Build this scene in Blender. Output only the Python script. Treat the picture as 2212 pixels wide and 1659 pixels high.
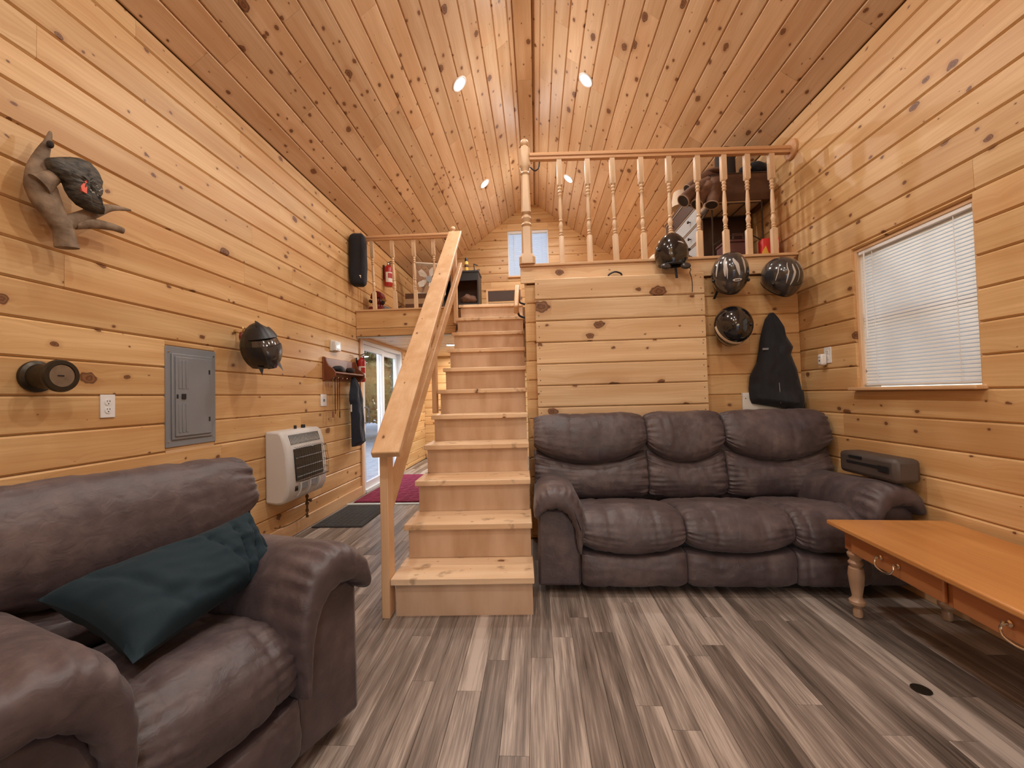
import bpy, bmesh, math, random
from mathutils import Vector, Matrix, Euler, noise
R = math.radians
for o in list(bpy.data.objects): bpy.data.objects.remove(o)
SC = bpy.context.scene
COL = SC.collection

# ------------------------------------------------------------------ camera, world, lights, exposure
FPX = 890.0                                     # focal length in pixels of the 2212 px wide frame
yaw, pitch, roll = 0.05876, 0.02730, -0.02549
cy, sy, cp, sp = math.cos(yaw), math.sin(yaw), math.cos(pitch), math.sin(pitch)
fw = Vector((-sy*cp, cy*cp, sp)); rt = Vector((cy, sy, 0)); up = rt.cross(fw)
cr, sr = math.cos(roll), math.sin(roll)
r2 = cr*rt + sr*up; u2 = -sr*rt + cr*up
cam = bpy.data.objects.new('camera', bpy.data.cameras.new('camera')); COL.objects.link(cam)
cam.matrix_world = Matrix(((r2.x, u2.x, -fw.x, 0), (r2.y, u2.y, -fw.y, 0), (r2.z, u2.z, -fw.z, 1.157), (0, 0, 0, 1)))
cam.data.sensor_fit = 'HORIZONTAL'; cam.data.sensor_width = 36.0
cam.data.lens = 36.0*FPX/2212.0; cam.data.clip_start = 0.05
SC.camera = cam
SC.view_settings.view_transform = 'Standard'; SC.view_settings.look = 'None'
SC.view_settings.gamma = 1.0; SC.view_settings.use_curve_mapping = False
SC.view_settings.exposure = -0.22

wd = bpy.data.worlds.new('sky'); SC.world = wd; wd.use_nodes = True
nt = wd.node_tree; nt.nodes.clear()
sky = nt.nodes.new('ShaderNodeTexSky'); sky.sky_type = 'NISHITA'; sky.sun_disc = False
sky.sun_elevation = R(38); sky.sun_rotation = R(200)
bg = nt.nodes.new('ShaderNodeBackground'); bg.inputs[1].default_value = 0.75
wo = nt.nodes.new('ShaderNodeOutputWorld')
nt.links.new(sky.outputs[0], bg.inputs[0]); nt.links.new(bg.outputs[0], wo.inputs[0])
LAMP_W = 26.0                                   # watts of each recessed ceiling light
LAMP_COL = (1.0, 0.975, 0.93)

SC.cycles.use_adaptive_sampling = True; SC.cycles.adaptive_threshold = 0.03
SC.cycles.max_bounces = 8; SC.cycles.diffuse_bounces = 5; SC.cycles.glossy_bounces = 3; SC.cycles.transmission_bounces = 4; SC.cycles.transparent_max_bounces = 8

# ------------------------------------------------------------------ room numbers
XL, XR, ZE, SL = -2.13, 2.08, 3.27, 0.75        # side walls, eave height, roof slope
XC = (XL+XR)/2; ZR = ZE+SL*(XR-XC)
YB, YF = 7.75, -2.4                             # back wall, wall behind the camera
YC, XCL = 3.36, -0.075                          # front of the closet under the right loft, its left end
YLL, ZL = 4.80, 2.20                            # front of the left loft, loft floor height
ZU = 1.93                                       # underside of the lofts

# ------------------------------------------------------------------ materials
MATS = {}
def nodes(name):
    m = bpy.data.materials.new(name); m.use_nodes = True
    t = m.node_tree; b = t.nodes['Principled BSDF']
    return m, t, b
def N(t, typ, **k):
    n = t.nodes.new(typ)
    for a, v in k.items():
        if a.startswith('i_'):
            key = a[2:]; n.inputs[int(key) if key.isdigit() else key].default_value = v
        else: setattr(n, a, v)
    return n
def L(t, a, b): t.links.new(a, b)
def math_(t, op, a, b=None, c=None):
    n = t.nodes.new('ShaderNodeMath'); n.operation = op
    for i, v in enumerate((a, b, c)):
        if v is None: continue
        if isinstance(v, (int, float)): n.inputs[i].default_value = v
        else: t.links.new(v, n.inputs[i])
    return n.outputs[0]
def mixc(t, f, a, b, mode='MIX'):
    n = t.nodes.new('ShaderNodeMix'); n.data_type = 'RGBA'; n.blend_type = mode
    for i, v in ((0, f), (6, a), (7, b)):
        if isinstance(v, (int, float)): n.inputs[i].default_value = v
        elif isinstance(v, tuple): n.inputs[i].default_value = (*v, 1) if len(v) == 3 else v
        else: t.links.new(v, n.inputs[i])
    return n.outputs[2]
def ramp(t, f, stops):
    n = t.nodes.new('ShaderNodeValToRGB'); e = n.color_ramp.elements
    while len(e) < len(stops): e.new(0.5)
    for i, (p, c) in enumerate(stops):
        e[i].position = p; e[i].color = (*c, 1) if isinstance(c, tuple) else (c, c, c, 1)
    t.links.new(f, n.inputs[0]); return n.outputs[0]
def coords(t, axis='x', shift=True):
    tc = t.nodes.new('ShaderNodeTexCoord'); v = tc.outputs['Object']
    oi = t.nodes.new('ShaderNodeObjectInfo')
    s = N(t, 'ShaderNodeSeparateXYZ'); L(t, v, s.inputs[0])
    o = {'x': (0, 1, 2), 'y': (1, 0, 2), 'z': (2, 0, 1)}[axis]
    c = N(t, 'ShaderNodeCombineXYZ')
    for i in range(3):
        q = s.outputs[o[i]]
        if shift: q = math_(t, 'ADD', q, math_(t, 'MULTIPLY', oi.outputs['Random'], (57.3, 91.7, 23.1)[i]))
        L(t, q, c.inputs[i])
    return c.outputs[0], oi.outputs['Random']
def scale_(t, v, s):
    n = N(t, 'ShaderNodeVectorMath', operation='MULTIPLY'); L(t, v, n.inputs[0]); n.inputs[1].default_value = s
    return n.outputs[0]

def pine(name, axis='x', light=(0.735, 0.495, 0.245), dark=(0.535, 0.290, 0.108), knots=0.85, kd=1.0, tone=0.16, rough=0.42, stain=0.0):
    m, t, b = nodes(name)
    v, rnd = coords(t, axis)
    # knots: two sizes of elliptical spots, darker at the rim
    masks = []
    for (sx, syy, rmax, pw) in ((2.9*kd, 4.4*kd, 0.15, 3.2), (5.0*kd, 7.6*kd, 0.125, 2.6)):
        vo = N(t, 'ShaderNodeTexVoronoi', voronoi_dimensions='2D', feature='F1'); vo.inputs['Scale'].default_value = 1.0
        nz = N(t, 'ShaderNodeTexNoise'); nz.inputs['Scale'].default_value = 38.0; nz.inputs['Detail'].default_value = 0.0; L(t, v, nz.inputs['Vector'])
        off = N(t, 'ShaderNodeVectorMath', operation='MULTIPLY_ADD'); L(t, nz.outputs['Color'], off.inputs[0])
        off.inputs[1].default_value = (0.06, 0.06, 0); L(t, scale_(t, v, (sx, syy, 0)), off.inputs[2])
        L(t, off.outputs[0], vo.inputs['Vector'])
        sc_ = N(t, 'ShaderNodeSeparateColor'); L(t, vo.outputs['Color'], sc_.inputs[0])
        rad = math_(t, 'ADD', math_(t, 'MULTIPLY', math_(t, 'POWER', sc_.outputs[0], pw), rmax*knots), 0.001)
        rel = math_(t, 'DIVIDE', vo.outputs['Distance'], rad)       # 0 centre .. 1 rim
        keep = math_(t, 'GREATER_THAN', sc_.outputs[1], 0.30)
        masks.append((rel, keep, vo.outputs['Distance']))
    # long grain, bent around the knots
    bend = math_(t, 'MULTIPLY', math_(t, 'POWER', 2.718, math_(t, 'MULTIPLY', masks[0][2], -6.0)), 0.03)
    cb = N(t, 'ShaderNodeCombineXYZ'); L(t, bend, cb.inputs[1])
    va = N(t, 'ShaderNodeVectorMath', operation='ADD'); L(t, v, va.inputs[0]); L(t, cb.outputs[0], va.inputs[1])
    g1 = N(t, 'ShaderNodeTexNoise'); g1.inputs['Scale'].default_value = 1.0; g1.inputs['Detail'].default_value = 3.0
    L(t, scale_(t, va.outputs[0], (0.9, 16.0, 16.0)), g1.inputs['Vector'])
    g2 = N(t, 'ShaderNodeTexNoise'); g2.inputs['Scale'].default_value = 1.0; g2.inputs['Detail'].default_value = 2.0
    L(t, scale_(t, va.outputs[0], (3.0, 150.0, 150.0)), g2.inputs['Vector'])
    g3 = N(t, 'ShaderNodeTexNoise'); g3.inputs['Scale'].default_value = 1.0; g3.inputs['Detail'].default_value = 2.0
    L(t, scale_(t, v, (1.1, 4.0, 4.0)), g3.inputs['Vector'])
    f = math_(t, 'ADD', math_(t, 'MULTIPLY', g1.outputs[0], 0.55), math_(t, 'ADD', math_(t, 'MULTIPLY', g2.outputs[0], 0.22), math_(t, 'MULTIPLY', g3.outputs[0], 0.4)))
    fr = N(t, 'ShaderNodeMapRange'); L(t, f, fr.inputs[0]); fr.inputs[1].default_value = 0.44; fr.inputs[2].default_value = 0.76
    col = mixc(t, fr.outputs[0], light, dark)
    hw = N(t, 'ShaderNodeTexWave', wave_type='BANDS', bands_direction='Y', wave_profile='SIN'); hw.inputs['Scale'].default_value = 6.0
    hw.inputs['Distortion'].default_value = 9.0; hw.inputs['Detail'].default_value = 2.0; hw.inputs['Detail Scale'].default_value = 0.6
    L(t, scale_(t, va.outputs[0], (0.45, 2.2, 2.2)), hw.inputs['Vector'])
    g4 = N(t, 'ShaderNodeTexNoise'); g4.inputs['Scale'].default_value = 1.0; g4.inputs['Detail'].default_value = 1.0
    L(t, scale_(t, va.outputs[0], (0.7, 7.0, 7.0)), g4.inputs['Vector'])
    heart = math_(t, 'MULTIPLY', ramp(t, g4.outputs[0], [(0.50, 0.0), (0.64, 1.0)]), 0.42)
    col = mixc(t, heart, col, tuple(0.55*a+0.45*b for a, b in zip(dark, (0.50, 0.22, 0.075))))
    col = mixc(t, math_(t, 'MULTIPLY', ramp(t, hw.outputs['Fac'], [(0.60, 0.0), (0.95, 1.0)]), 0.20), col, dark)
    vr = math_(t, 'ADD', math_(t, 'MULTIPLY', rnd, tone), 1.0-tone*0.55)
    hs = N(t, 'ShaderNodeHueSaturation'); L(t, vr, hs.inputs['Value']); L(t, col, hs.inputs['Color'])
    hs.inputs['Saturation'].default_value = 1.0
    col = hs.outputs[0]
    for (rel, keep, d) in masks:
        halo = N(t, 'ShaderNodeMapRange'); L(t, rel, halo.inputs[0]); halo.inputs[1].default_value = 2.3; halo.inputs[2].default_value = 1.0
        halo.inputs[3].default_value = 0.0; halo.inputs[4].default_value = 0.35
        col = mixc(t, math_(t, 'MULTIPLY', halo.outputs[0], keep), col, (0.36, 0.16, 0.06))
        k = N(t, 'ShaderNodeMapRange'); L(t, rel, k.inputs[0]); k.inputs[1].default_value = 1.05; k.inputs[2].default_value = 0.9
        kc = ramp(t, rel, [(0.0, (0.24, 0.105, 0.045)), (0.35, (0.13, 0.05, 0.02)), (0.62, (0.26, 0.12, 0.05)), (0.95, (0.085, 0.033, 0.014))])
        col = mixc(t, math_(t, 'MULTIPLY', k.outputs[0], keep), col, kc)
    if stain > 0:
        sn = N(t, 'ShaderNodeTexNoise'); sn.inputs['Scale'].default_value = 9.0; sn.inputs['Detail'].default_value = 6.0; L(t, v, sn.inputs['Vector'])
        col = mixc(t, math_(t, 'MULTIPLY', ramp(t, sn.outputs[0], [(0.60, 0.0), (0.68, 1.0)]), stain), col, (0.18, 0.10, 0.05))
    L(t, col, b.inputs['Base Color']); b.inputs['Roughness'].default_value = rough
    b.inputs['Specular IOR Level'].default_value = 0.4
    return m

def plain(name, col, rough=0.5, metal=0.0, spec=0.5, var=0.0, vs=12.0, bump=0.0, bs=60.0, coat=0.0, col2=None, sheen=0.0, stretch=None):
    m, t, b = nodes(name)
    b.inputs['Roughness'].default_value = rough; b.inputs['Metallic'].default_value = metal
    b.inputs['Specular IOR Level'].default_value = spec; b.inputs['Coat Weight'].default_value = coat
    b.inputs['Coat Roughness'].default_value = 0.08
    if sheen: b.inputs['Sheen Weight'].default_value = sheen; b.inputs['Sheen Roughness'].default_value = 0.5
    v, rnd = coords(t, 'x')
    if stretch: v = scale_(t, v, stretch)
    if var > 0 or col2:
        nz = N(t, 'ShaderNodeTexNoise'); nz.inputs['Scale'].default_value = vs; nz.inputs['Detail'].default_value = 5.0; L(t, v, nz.inputs['Vector'])
        c2 = col2 or tuple(max(0, c*(1-var)) for c in col)
        L(t, mixc(t, ramp(t, nz.outputs[0], [(0.35, 0.0), (0.68, 1.0)]), col, c2), b.inputs['Base Color'])
    else: b.inputs['Base Color'].default_value = (*col, 1)
    if bump > 0:
        nb = N(t, 'ShaderNodeTexNoise'); nb.inputs['Scale'].default_value = bs; nb.inputs['Detail'].default_value = 4.0; L(t, v, nb.inputs['Vector'])
        bp = N(t, 'ShaderNodeBump'); bp.inputs['Strength'].default_value = bump; bp.inputs['Distance'].default_value = 0.004
        L(t, nb.outputs[0], bp.inputs['Height']); L(t, bp.outputs[0], b.inputs['Normal'])
    return m

def leather(name):
    m, t, b = nodes(name)
    v, rnd = coords(t, 'x', shift=True)
    a = N(t, 'ShaderNodeTexNoise'); a.inputs['Scale'].default_value = 5.0; a.inputs['Detail'].default_value = 6.0; a.inputs['Roughness'].default_value = 0.62; L(t, v, a.inputs['Vector'])
    c = N(t, 'ShaderNodeTexNoise'); c.inputs['Scale'].default_value = 22.0; c.inputs['Detail'].default_value = 5.0; L(t, v, c.inputs['Vector'])
    f = math_(t, 'ADD', math_(t, 'MULTIPLY', a.outputs[0], 0.7), math_(t, 'MULTIPLY', c.outputs[0], 0.3))
    L(t, ramp(t, f, [(0.34, (0.046, 0.032, 0.035)), (0.52, (0.082, 0.058, 0.060)), (0.68, (0.140, 0.101, 0.092))]), b.inputs['Base Color'])
    L(t, ramp(t, f, [(0.3, 0.40), (0.7, 0.60)]), b.inputs['Roughness'])
    b.inputs['Specular IOR Level'].default_value = 0.55
    b.inputs['Sheen Weight'].default_value = 0.12; b.inputs['Sheen Roughness'].default_value = 0.4
    w1 = N(t, 'ShaderNodeTexNoise'); w1.inputs['Scale'].default_value = 26.0; w1.inputs['Detail'].default_value = 6.0; w1.inputs['Distortion'].default_value = 0.8; L(t, v, w1.inputs['Vector'])
    bp = N(t, 'ShaderNodeBump'); bp.inputs['Strength'].default_value = 0.42; bp.inputs['Distance'].default_value = 0.008
    L(t, w1.outputs[0], bp.inputs['Height']); L(t, bp.outputs[0], b.inputs['Normal'])
    return m

def vinyl(name):
    m, t, b = nodes(name)
    v, rnd = coords(t, 'x')
    g1 = N(t, 'ShaderNodeTexNoise'); g1.inputs['Scale'].default_value = 1.0; g1.inputs['Detail'].default_value = 5.0; g1.inputs['Distortion'].default_value = 0.5
    L(t, scale_(t, v, (1.6, 26.0, 26.0)), g1.inputs['Vector'])
    g2 = N(t, 'ShaderNodeTexNoise'); g2.inputs['Scale'].default_value = 1.0; g2.inputs['Detail'].default_value = 6.0
    L(t, scale_(t, v, (7.0, 190.0, 190.0)), g2.inputs['Vector'])
    g3 = N(t, 'ShaderNodeTexNoise'); g3.inputs['Scale'].default_value = 1.0; g3.inputs['Detail'].default_value = 2.0
    L(t, scale_(t, v, (1.3, 9.0, 9.0)), g3.inputs['Vector'])
    f = math_(t, 'ADD', math_(t, 'MULTIPLY', g1.outputs[0], 0.50), math_(t, 'ADD', math_(t, 'MULTIPLY', g2.outputs[0], 0.34), math_(t, 'MULTIPLY', g3.outputs[0], 0.40)))
    f = math_(t, 'ADD', f, math_(t, 'MULTIPLY', math_(t, 'SUBTRACT', rnd, 0.5), 0.15))
    c = ramp(t, f, [(0.42, (0.062, 0.048, 0.039)), (0.55, (0.155, 0.122, 0.100)), (0.65, (0.250, 0.203, 0.170)), (0.78, (0.48, 0.405, 0.345))])
    L(t, c, b.inputs['Base Color']); b.inputs['Roughness'].default_value = 0.36; b.inputs['Specular IOR Level'].default_value = 0.45
    bp = N(t, 'ShaderNodeBump'); bp.inputs['Strength'].default_value = 0.08; bp.inputs['Distance'].default_value = 0.002
    L(t, g2.outputs[0], bp.inputs['Height']); L(t, bp.outputs[0], b.inputs['Normal'])
    return m
def emit(name, col, s):
    m = bpy.data.materials.new(name); m.use_nodes = True; t = m.node_tree; t.nodes.clear()
    e = N(t, 'ShaderNodeEmission'); e.inputs[0].default_value = (*col, 1); e.inputs[1].default_value = s
    o = N(t, 'ShaderNodeOutputMaterial'); L(t, e.outputs[0], o.inputs[0]); return m
def glass(name, col=(1, 1, 1), rough=0.0):
    m = bpy.data.materials.new(name); m.use_nodes = True; t = m.node_tree; t.nodes.clear()
    tr = N(t, 'ShaderNodeBsdfTransparent'); tr.inputs[0].default_value = (*[0.92*c for c in col], 1)
    gl = N(t, 'ShaderNodeBsdfGlossy'); gl.inputs['Roughness'].default_value = 0.02
    lw = N(t, 'ShaderNodeLayerWeight'); lw.inputs[0].default_value = 0.5
    fr = math_(t, 'ADD', math_(t, 'MULTIPLY', math_(t, 'POWER', lw.outputs['Facing'], 5.0), 0.6), 0.04)
    mx = N(t, 'ShaderNodeMixShader'); L(t, fr, mx.inputs[0]); L(t, tr.outputs[0], mx.inputs[1]); L(t, gl.outputs[0], mx.inputs[2])
    o = N(t, 'ShaderNodeOutputMaterial'); L(t, mx.outputs[0], o.inputs[0]); return m
def translucent(name, col, amt):
    m, t, b = nodes(name); b.inputs['Base Color'].default_value = (*col, 1); b.inputs['Roughness'].default_value = 0.45
    tr = N(t, 'ShaderNodeBsdfTranslucent'); tr.inputs[0].default_value = (*col, 1)
    mx = N(t, 'ShaderNodeMixShader'); mx.inputs[0].default_value = amt
    L(t, b.outputs[0], mx.inputs[1]); L(t, tr.outputs[0], mx.inputs[2]); L(t, mx.outputs[0], t.nodes['Material Output'].inputs[0]); return m

M = dict(
    pine=pine('pine_board'), pine_ceiling=pine('pine_ceiling_board', light=(0.715, 0.505, 0.315), dark=(0.55, 0.335, 0.175), kd=1.25, tone=0.22, knots=1.1),
    pine_panel=pine('pine_panel_board', light=(0.80, 0.595, 0.365), dark=(0.60, 0.37, 0.18), kd=0.75, knots=1.25),
    pine_pale=pine('whitewashed_board', light=(0.80, 0.68, 0.50), dark=(0.68, 0.52, 0.33), knots=0.7),
    pine_gap=plain('pine_groove', (0.26, 0.13, 0.05), 0.7),
    fir_x=pine('stair_pine_x', 'x', (0.78, 0.52, 0.30), (0.62, 0.37, 0.185), knots=0.45, kd=0.9),
    tread=pine('stair_tread_pine', 'x', (0.86, 0.64, 0.42), (0.70, 0.46, 0.26), knots=0.5, kd=0.9, stain=0.55),
    fir_z=pine('post_pine_z', 'z', (0.78, 0.54, 0.33), (0.62, 0.38, 0.20), knots=0.4),
    fir_y=pine('rail_pine_y', 'y', (0.78, 0.53, 0.31), (0.62, 0.37, 0.185), knots=0.5),
    birch=plain('riser_plywood', (0.62, 0.43, 0.285), 0.5, col2=(0.48, 0.30, 0.17), vs=2.2, stretch=(4.0, 1.0, 1.0)),
    baluster=plain('turned_hemlock', (0.72, 0.50, 0.30), 0.4, var=0.15, vs=4),
    rail=pine('rail_hemlock', 'x', (0.70, 0.42, 0.22), (0.56, 0.30, 0.14), knots=0.0, tone=0.05),
    vinyl=vinyl('vinyl_plank'), floor_gap=plain('vinyl_joint', (0.05, 0.04, 0.033), 0.6),
    leather=leather('brown_microfibre'),
    dark_base=plain('sofa_underside', (0.012, 0.010, 0.012), 0.8),
    white=plain('white_plastic', (0.78, 0.78, 0.77), 0.4), offwhite=plain('cream_plastic', (0.70, 0.66, 0.58), 0.45),
    vinyl_white=plain('white_vinyl_frame', (0.72, 0.74, 0.76), 0.4),
    slat=translucent('blind_slat', (0.88, 0.90, 0.87), 0.12), slat_thin=translucent('thin_blind_slat', (0.82, 0.84, 0.86), 0.55),
    grey_metal=plain('grey_enamel', (0.22, 0.235, 0.255), 0.38, spec=0.5), steel=plain('steel', (0.6, 0.6, 0.6), 0.3, metal=1.0),
    brass=plain('brass', (0.55, 0.38, 0.16), 0.35, metal=1.0), nickel=plain('nickel', (0.72, 0.60, 0.46), 0.25, metal=1.0),
    black=plain('black_plastic', (0.012, 0.012, 0.014), 0.4), black_gloss=plain('black_gloss', (0.008, 0.008, 0.010), 0.12, coat=0.8),
    mask_black=plain('satin_black', (0.016, 0.015, 0.015), 0.42),
    charcoal=plain('charcoal_gloss', (0.035, 0.034, 0.036), 0.16, coat=0.7), silver=plain('silver_paint', (0.55, 0.53, 0.50), 0.25, coat=0.5),
    visor=plain('smoked_visor', (0.05, 0.042, 0.038), 0.1, coat=1.0), dull_black=plain('black_fabric', (0.010, 0.011, 0.016), 0.85, bump=0.3, bs=90, sheen=0.1),
    navy=plain('navy_cloth', (0.013, 0.018, 0.032), 0.85, bump=0.35, bs=60, sheen=0.12),
    teal=plain('dark_teal_cloth', (0.011, 0.025, 0.034), 0.8, spec=0.25, bump=0.25, bs=40, sheen=0.03),
    heater=plain('heater_enamel', (0.62, 0.61, 0.59), 0.35), soot=plain('heater_dark_glass', (0.02, 0.021, 0.024), 0.3),
    antler=plain('weathered_antler', (0.30, 0.215, 0.14), 0.8, col2=(0.12, 0.078, 0.046), vs=16, bump=1.0, bs=38),
    carving=plain('dark_bark', (0.090, 0.077, 0.057), 0.6, col2=(0.016, 0.013, 0.010), vs=34, bump=1.0, bs=60, stretch=(1, 1, 2.2)),
    carving_red=plain('salmon_patch', (0.80, 0.13, 0.075), 0.5), pale_fleck=plain('pale_fleck', (0.5, 0.5, 0.45), 0.5),
    gunmetal=plain('gunmetal', (0.055, 0.046, 0.034), 0.35, metal=0.7), dial=plain('brushed_dial', (0.36, 0.32, 0.26), 0.35, metal=0.8, var=0.4, vs=14),
    cherry=plain('cherry_wood', (0.25, 0.075, 0.03), 0.4, var=0.35, vs=4),
    oak=pine('honey_oak', 'y', (0.62, 0.30, 0.098), (0.50, 0.205, 0.056), knots=0.0, tone=0.05, rough=0.28), oak_edge=pine('honey_oak_apron', 'y', (0.50, 0.215, 0.085), (0.40, 0.15, 0.052), knots=0.0, tone=0.05, rough=0.32),
    oak_leg=plain('oak_leg', (0.42, 0.26, 0.16), 0.35, var=0.25, vs=9),
    red=plain('red_enamel', (0.40, 0.018, 0.014), 0.35), red_dark=plain('dark_red_plastic', (0.17, 0.014, 0.014), 0.45), label_white=plain('white_label', (0.75, 0.72, 0.66), 0.5),
    mat_dark=plain('dark_doormat', (0.035, 0.033, 0.034), 0.95, bump=0.6, bs=120), mat_rib=plain('doormat_rib', (0.085, 0.082, 0.082), 0.9),
    rug=plain('crimson_rug', (0.23, 0.014, 0.052), 0.95, var=0.3, vs=14, bump=0.5, bs=150), rug_rib=plain('crimson_rib', (0.29, 0.03, 0.075), 0.95),
    brown=plain('brown_carton', (0.105, 0.046, 0.022), 0.6, var=0.3, vs=6), dark_brown=plain('espresso_wood', (0.050, 0.024, 0.016), 0.4), drawer=plain('silver_grey_drawer', (0.42, 0.45, 0.47), 0.35),
    suede=plain('brown_suede', (0.175, 0.085, 0.048), 0.8, var=0.4, vs=22, bump=0.4, bs=70), suede_edge=plain('suede_trim', (0.34, 0.24, 0.17), 0.8), lining=plain('dark_lining', (0.03, 0.022, 0.02), 0.9),
    wire=plain('dark_wire', (0.06, 0.045, 0.035), 0.45, metal=0.6), shelf_tan=plain('tan_board', (0.36, 0.25, 0.145), 0.6), mauve=plain('mauve_bin', (0.115, 0.048, 0.045), 0.5),
    bright_red=plain('red_pack', (0.62, 0.03, 0.025), 0.4), yellow=plain('yellow_print', (0.70, 0.42, 0.05), 0.5), cream=plain('cream_cloth', (0.72, 0.60, 0.46), 0.8, bump=0.2, bs=60),
    can=plain('yellow_can', (0.72, 0.48, 0.08), 0.35), tread_grey=plain('pale_strip', (0.55, 0.62, 0.60), 0.5),
    gravel=plain('pale_gravel', (0.60, 0.60, 0.58), 0.95, var=0.25, vs=9), leaf=plain('leaf_green', (0.045, 0.075, 0.018), 0.6, col2=(0.12, 0.15, 0.04), vs=4), bark=plain('bark', (0.08, 0.06, 0.045), 0.9),
    glass=glass('clear_glass'), lamp=emit('lamp_glow', (1.0, 0.93, 0.82), 30.0), dark_hole=plain('dark_slot', (0.01, 0.01, 0.01), 0.7), screen=plain('thermostat_screen', (0.42, 0.52, 0.52), 0.2), case=plain('brown_case', (0.075, 0.058, 0.050), 0.5),
    copper=plain('dull_copper', (0.16, 0.10, 0.05), 0.4, metal=0.8),
)

# ------------------------------------------------------------------ mesh helpers
def link(name, verts, faces, mat, parent=None, smooth=None, bevel=0.0, loc=None, rot=None):
    me = bpy.data.meshes.new(name); me.from_pydata([tuple(v) for v in verts], [], faces)
    if smooth is not None:
        for p in me.polygons: p.use_smooth = True
        me.set_sharp_from_angle(angle=R(smooth))
    me.update()
    o = bpy.data.objects.new(name, me); COL.objects.link(o)
    if mat is not None: me.materials.append(M[mat] if isinstance(mat, str) else mat)
    if parent is not None: o.parent = parent
    if loc is not None: o.location = loc
    if rot is not None: o.rotation_euler = rot
    if bevel > 0:
        b = o.modifiers.new('bevel', 'BEVEL'); b.width = bevel; b.segments = 2; b.limit_method = 'ANGLE'; b.angle_limit = R(40)
        if smooth is None:
            for p in me.polygons: p.use_smooth = True
            me.set_sharp_from_angle(angle=R(30))
    return o
class MB:
    def __init__(s): s.v = []; s.f = []
    def add(s, vs, fs):
        n = len(s.v); s.v += [Vector(v) for v in vs]; s.f += [tuple(i+n for i in f) for f in fs]; return s
    def box(s, x0, x1, y0, y1, z0, z1):
        return s.add([(x0,y0,z0),(x1,y0,z0),(x1,y1,z0),(x0,y1,z0),(x0,y0,z1),(x1,y0,z1),(x1,y1,z1),(x0,y1,z1)],
                     [(0,3,2,1),(4,5,6,7),(0,1,5,4),(1,2,6,5),(2,3,7,6),(3,0,4,7)])
    def beam(s, a, b, w, h, side=(1,0,0)):      # rectangular bar from a to b, w along side, h across
        a = Vector(a); b = Vector(b); d = (b-a).normalized(); sd = Vector(side); sd = (sd - d*sd.dot(d)).normalized(); u = sd.cross(d)
        q = [(-1,-1),(1,-1),(1,1),(-1,1)]
        vs = [a+sd*i*w/2+u*j*h/2 for i, j in q]+[b+sd*i*w/2+u*j*h/2 for i, j in q]
        return s.add(vs, [(3,2,1,0),(4,5,6,7),(0,1,5,4),(1,2,6,5),(2,3,7,6),(3,0,4,7)])
    def lathe(s, prof, n=20, o=(0,0,0), axis='z'):
        rows = []
        for (r, z) in prof:
            for k in range(n):
                a = 2*math.pi*k/n; x, y = r*math.cos(a), r*math.sin(a)
                rows.append({'z': (x, y, z), 'x': (z, x, y), 'y': (y, z, x)}[axis])
        m = len(prof); fs = []
        for i in range(m-1):
            for k in range(n):
                k2 = (k+1) % n; fs.append((i*n+k, i*n+k2, (i+1)*n+k2, (i+1)*n+k))
        fs.append(tuple(reversed(range(n)))); fs.append(tuple((m-1)*n+k for k in range(n)))
        o = Vector(o); return s.add([Vector(v)+o for v in rows], fs)
    def sweep(s, pts, rads, n=12, side=(1,0,0), ease=1, mod=None):
        P = [Vector(p) for p in pts]; Q = []; RR = []
        rads = [(r, r) if isinstance(r, (int, float)) else r for r in rads]
        if ease > 1:
            for i in range(len(P)-1):
                p0, p1, p2, p3 = P[max(i-1,0)], P[i], P[i+1], P[min(i+2,len(P)-1)]
                for k in range(ease):
                    t = k/ease
                    Q.append(0.5*((2*p1)+(p2-p0)*t+(2*p0-5*p1+4*p2-p3)*t*t+(3*p1-p0-3*p2+p3)*t**3))
                    RR.append(tuple(rads[i][j]*(1-t)+rads[i+1][j]*t for j in (0,1)))
            Q.append(P[-1]); RR.append(rads[-1])
        else: Q, RR = P, rads
        sd = Vector(side); vs = []
        for i, p in enumerate(Q):
            d = (Q[min(i+1,len(Q)-1)]-Q[max(i-1,0)]).normalized()
            sd = sd - d*sd.dot(d)
            sd = sd.normalized() if sd.length > 1e-4 else d.orthogonal().normalized()
            u = d.cross(sd)
            for k in range(n):
                a = 2*math.pi*k/n; f = mod(i/(len(Q)-1), a) if mod else 1.0
                vs.append(p+sd*RR[i][0]*math.cos(a)*f+u*RR[i][1]*math.sin(a)*f)
        fs = []
        for i in range(len(Q)-1):
            for k in range(n):
                k2 = (k+1) % n; fs.append((i*n+k, i*n+k2, (i+1)*n+k2, (i+1)*n+k))
        fs.append(tuple(reversed(range(n)))); fs.append(tuple((len(Q)-1)*n+k for k in range(n)))
        return s.add(vs, fs)
    def tube(s, pts, r, n=8, ease=1): return s.sweep(pts, [r]*len(pts), n, ease=ease)
    def ball(s, c, r, n=14, m=9):
        rx, ry, rz = (r, r, r) if isinstance(r, (int, float)) else r; c = Vector(c)
        vs = [c+Vector((0,0,rz))]; fs = []
        for i in range(1, m):
            a = math.pi*i/m
            for k in range(n):
                b = 2*math.pi*k/n; vs.append(c+Vector((rx*math.sin(a)*math.cos(b), ry*math.sin(a)*math.sin(b), rz*math.cos(a))))
        vs.append(c-Vector((0,0,rz)))
        for k in range(n):
            k2 = (k+1) % n; fs.append((0, 1+k, 1+k2)); fs.append((len(vs)-1, 1+(m-2)*n+k2, 1+(m-2)*n+k))
        for i in range(m-2):
            for k in range(n):
                k2 = (k+1) % n; fs.append((1+i*n+k, 1+(i+1)*n+k, 1+(i+1)*n+k2, 1+i*n+k2))
        return s.add(vs, fs)
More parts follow.
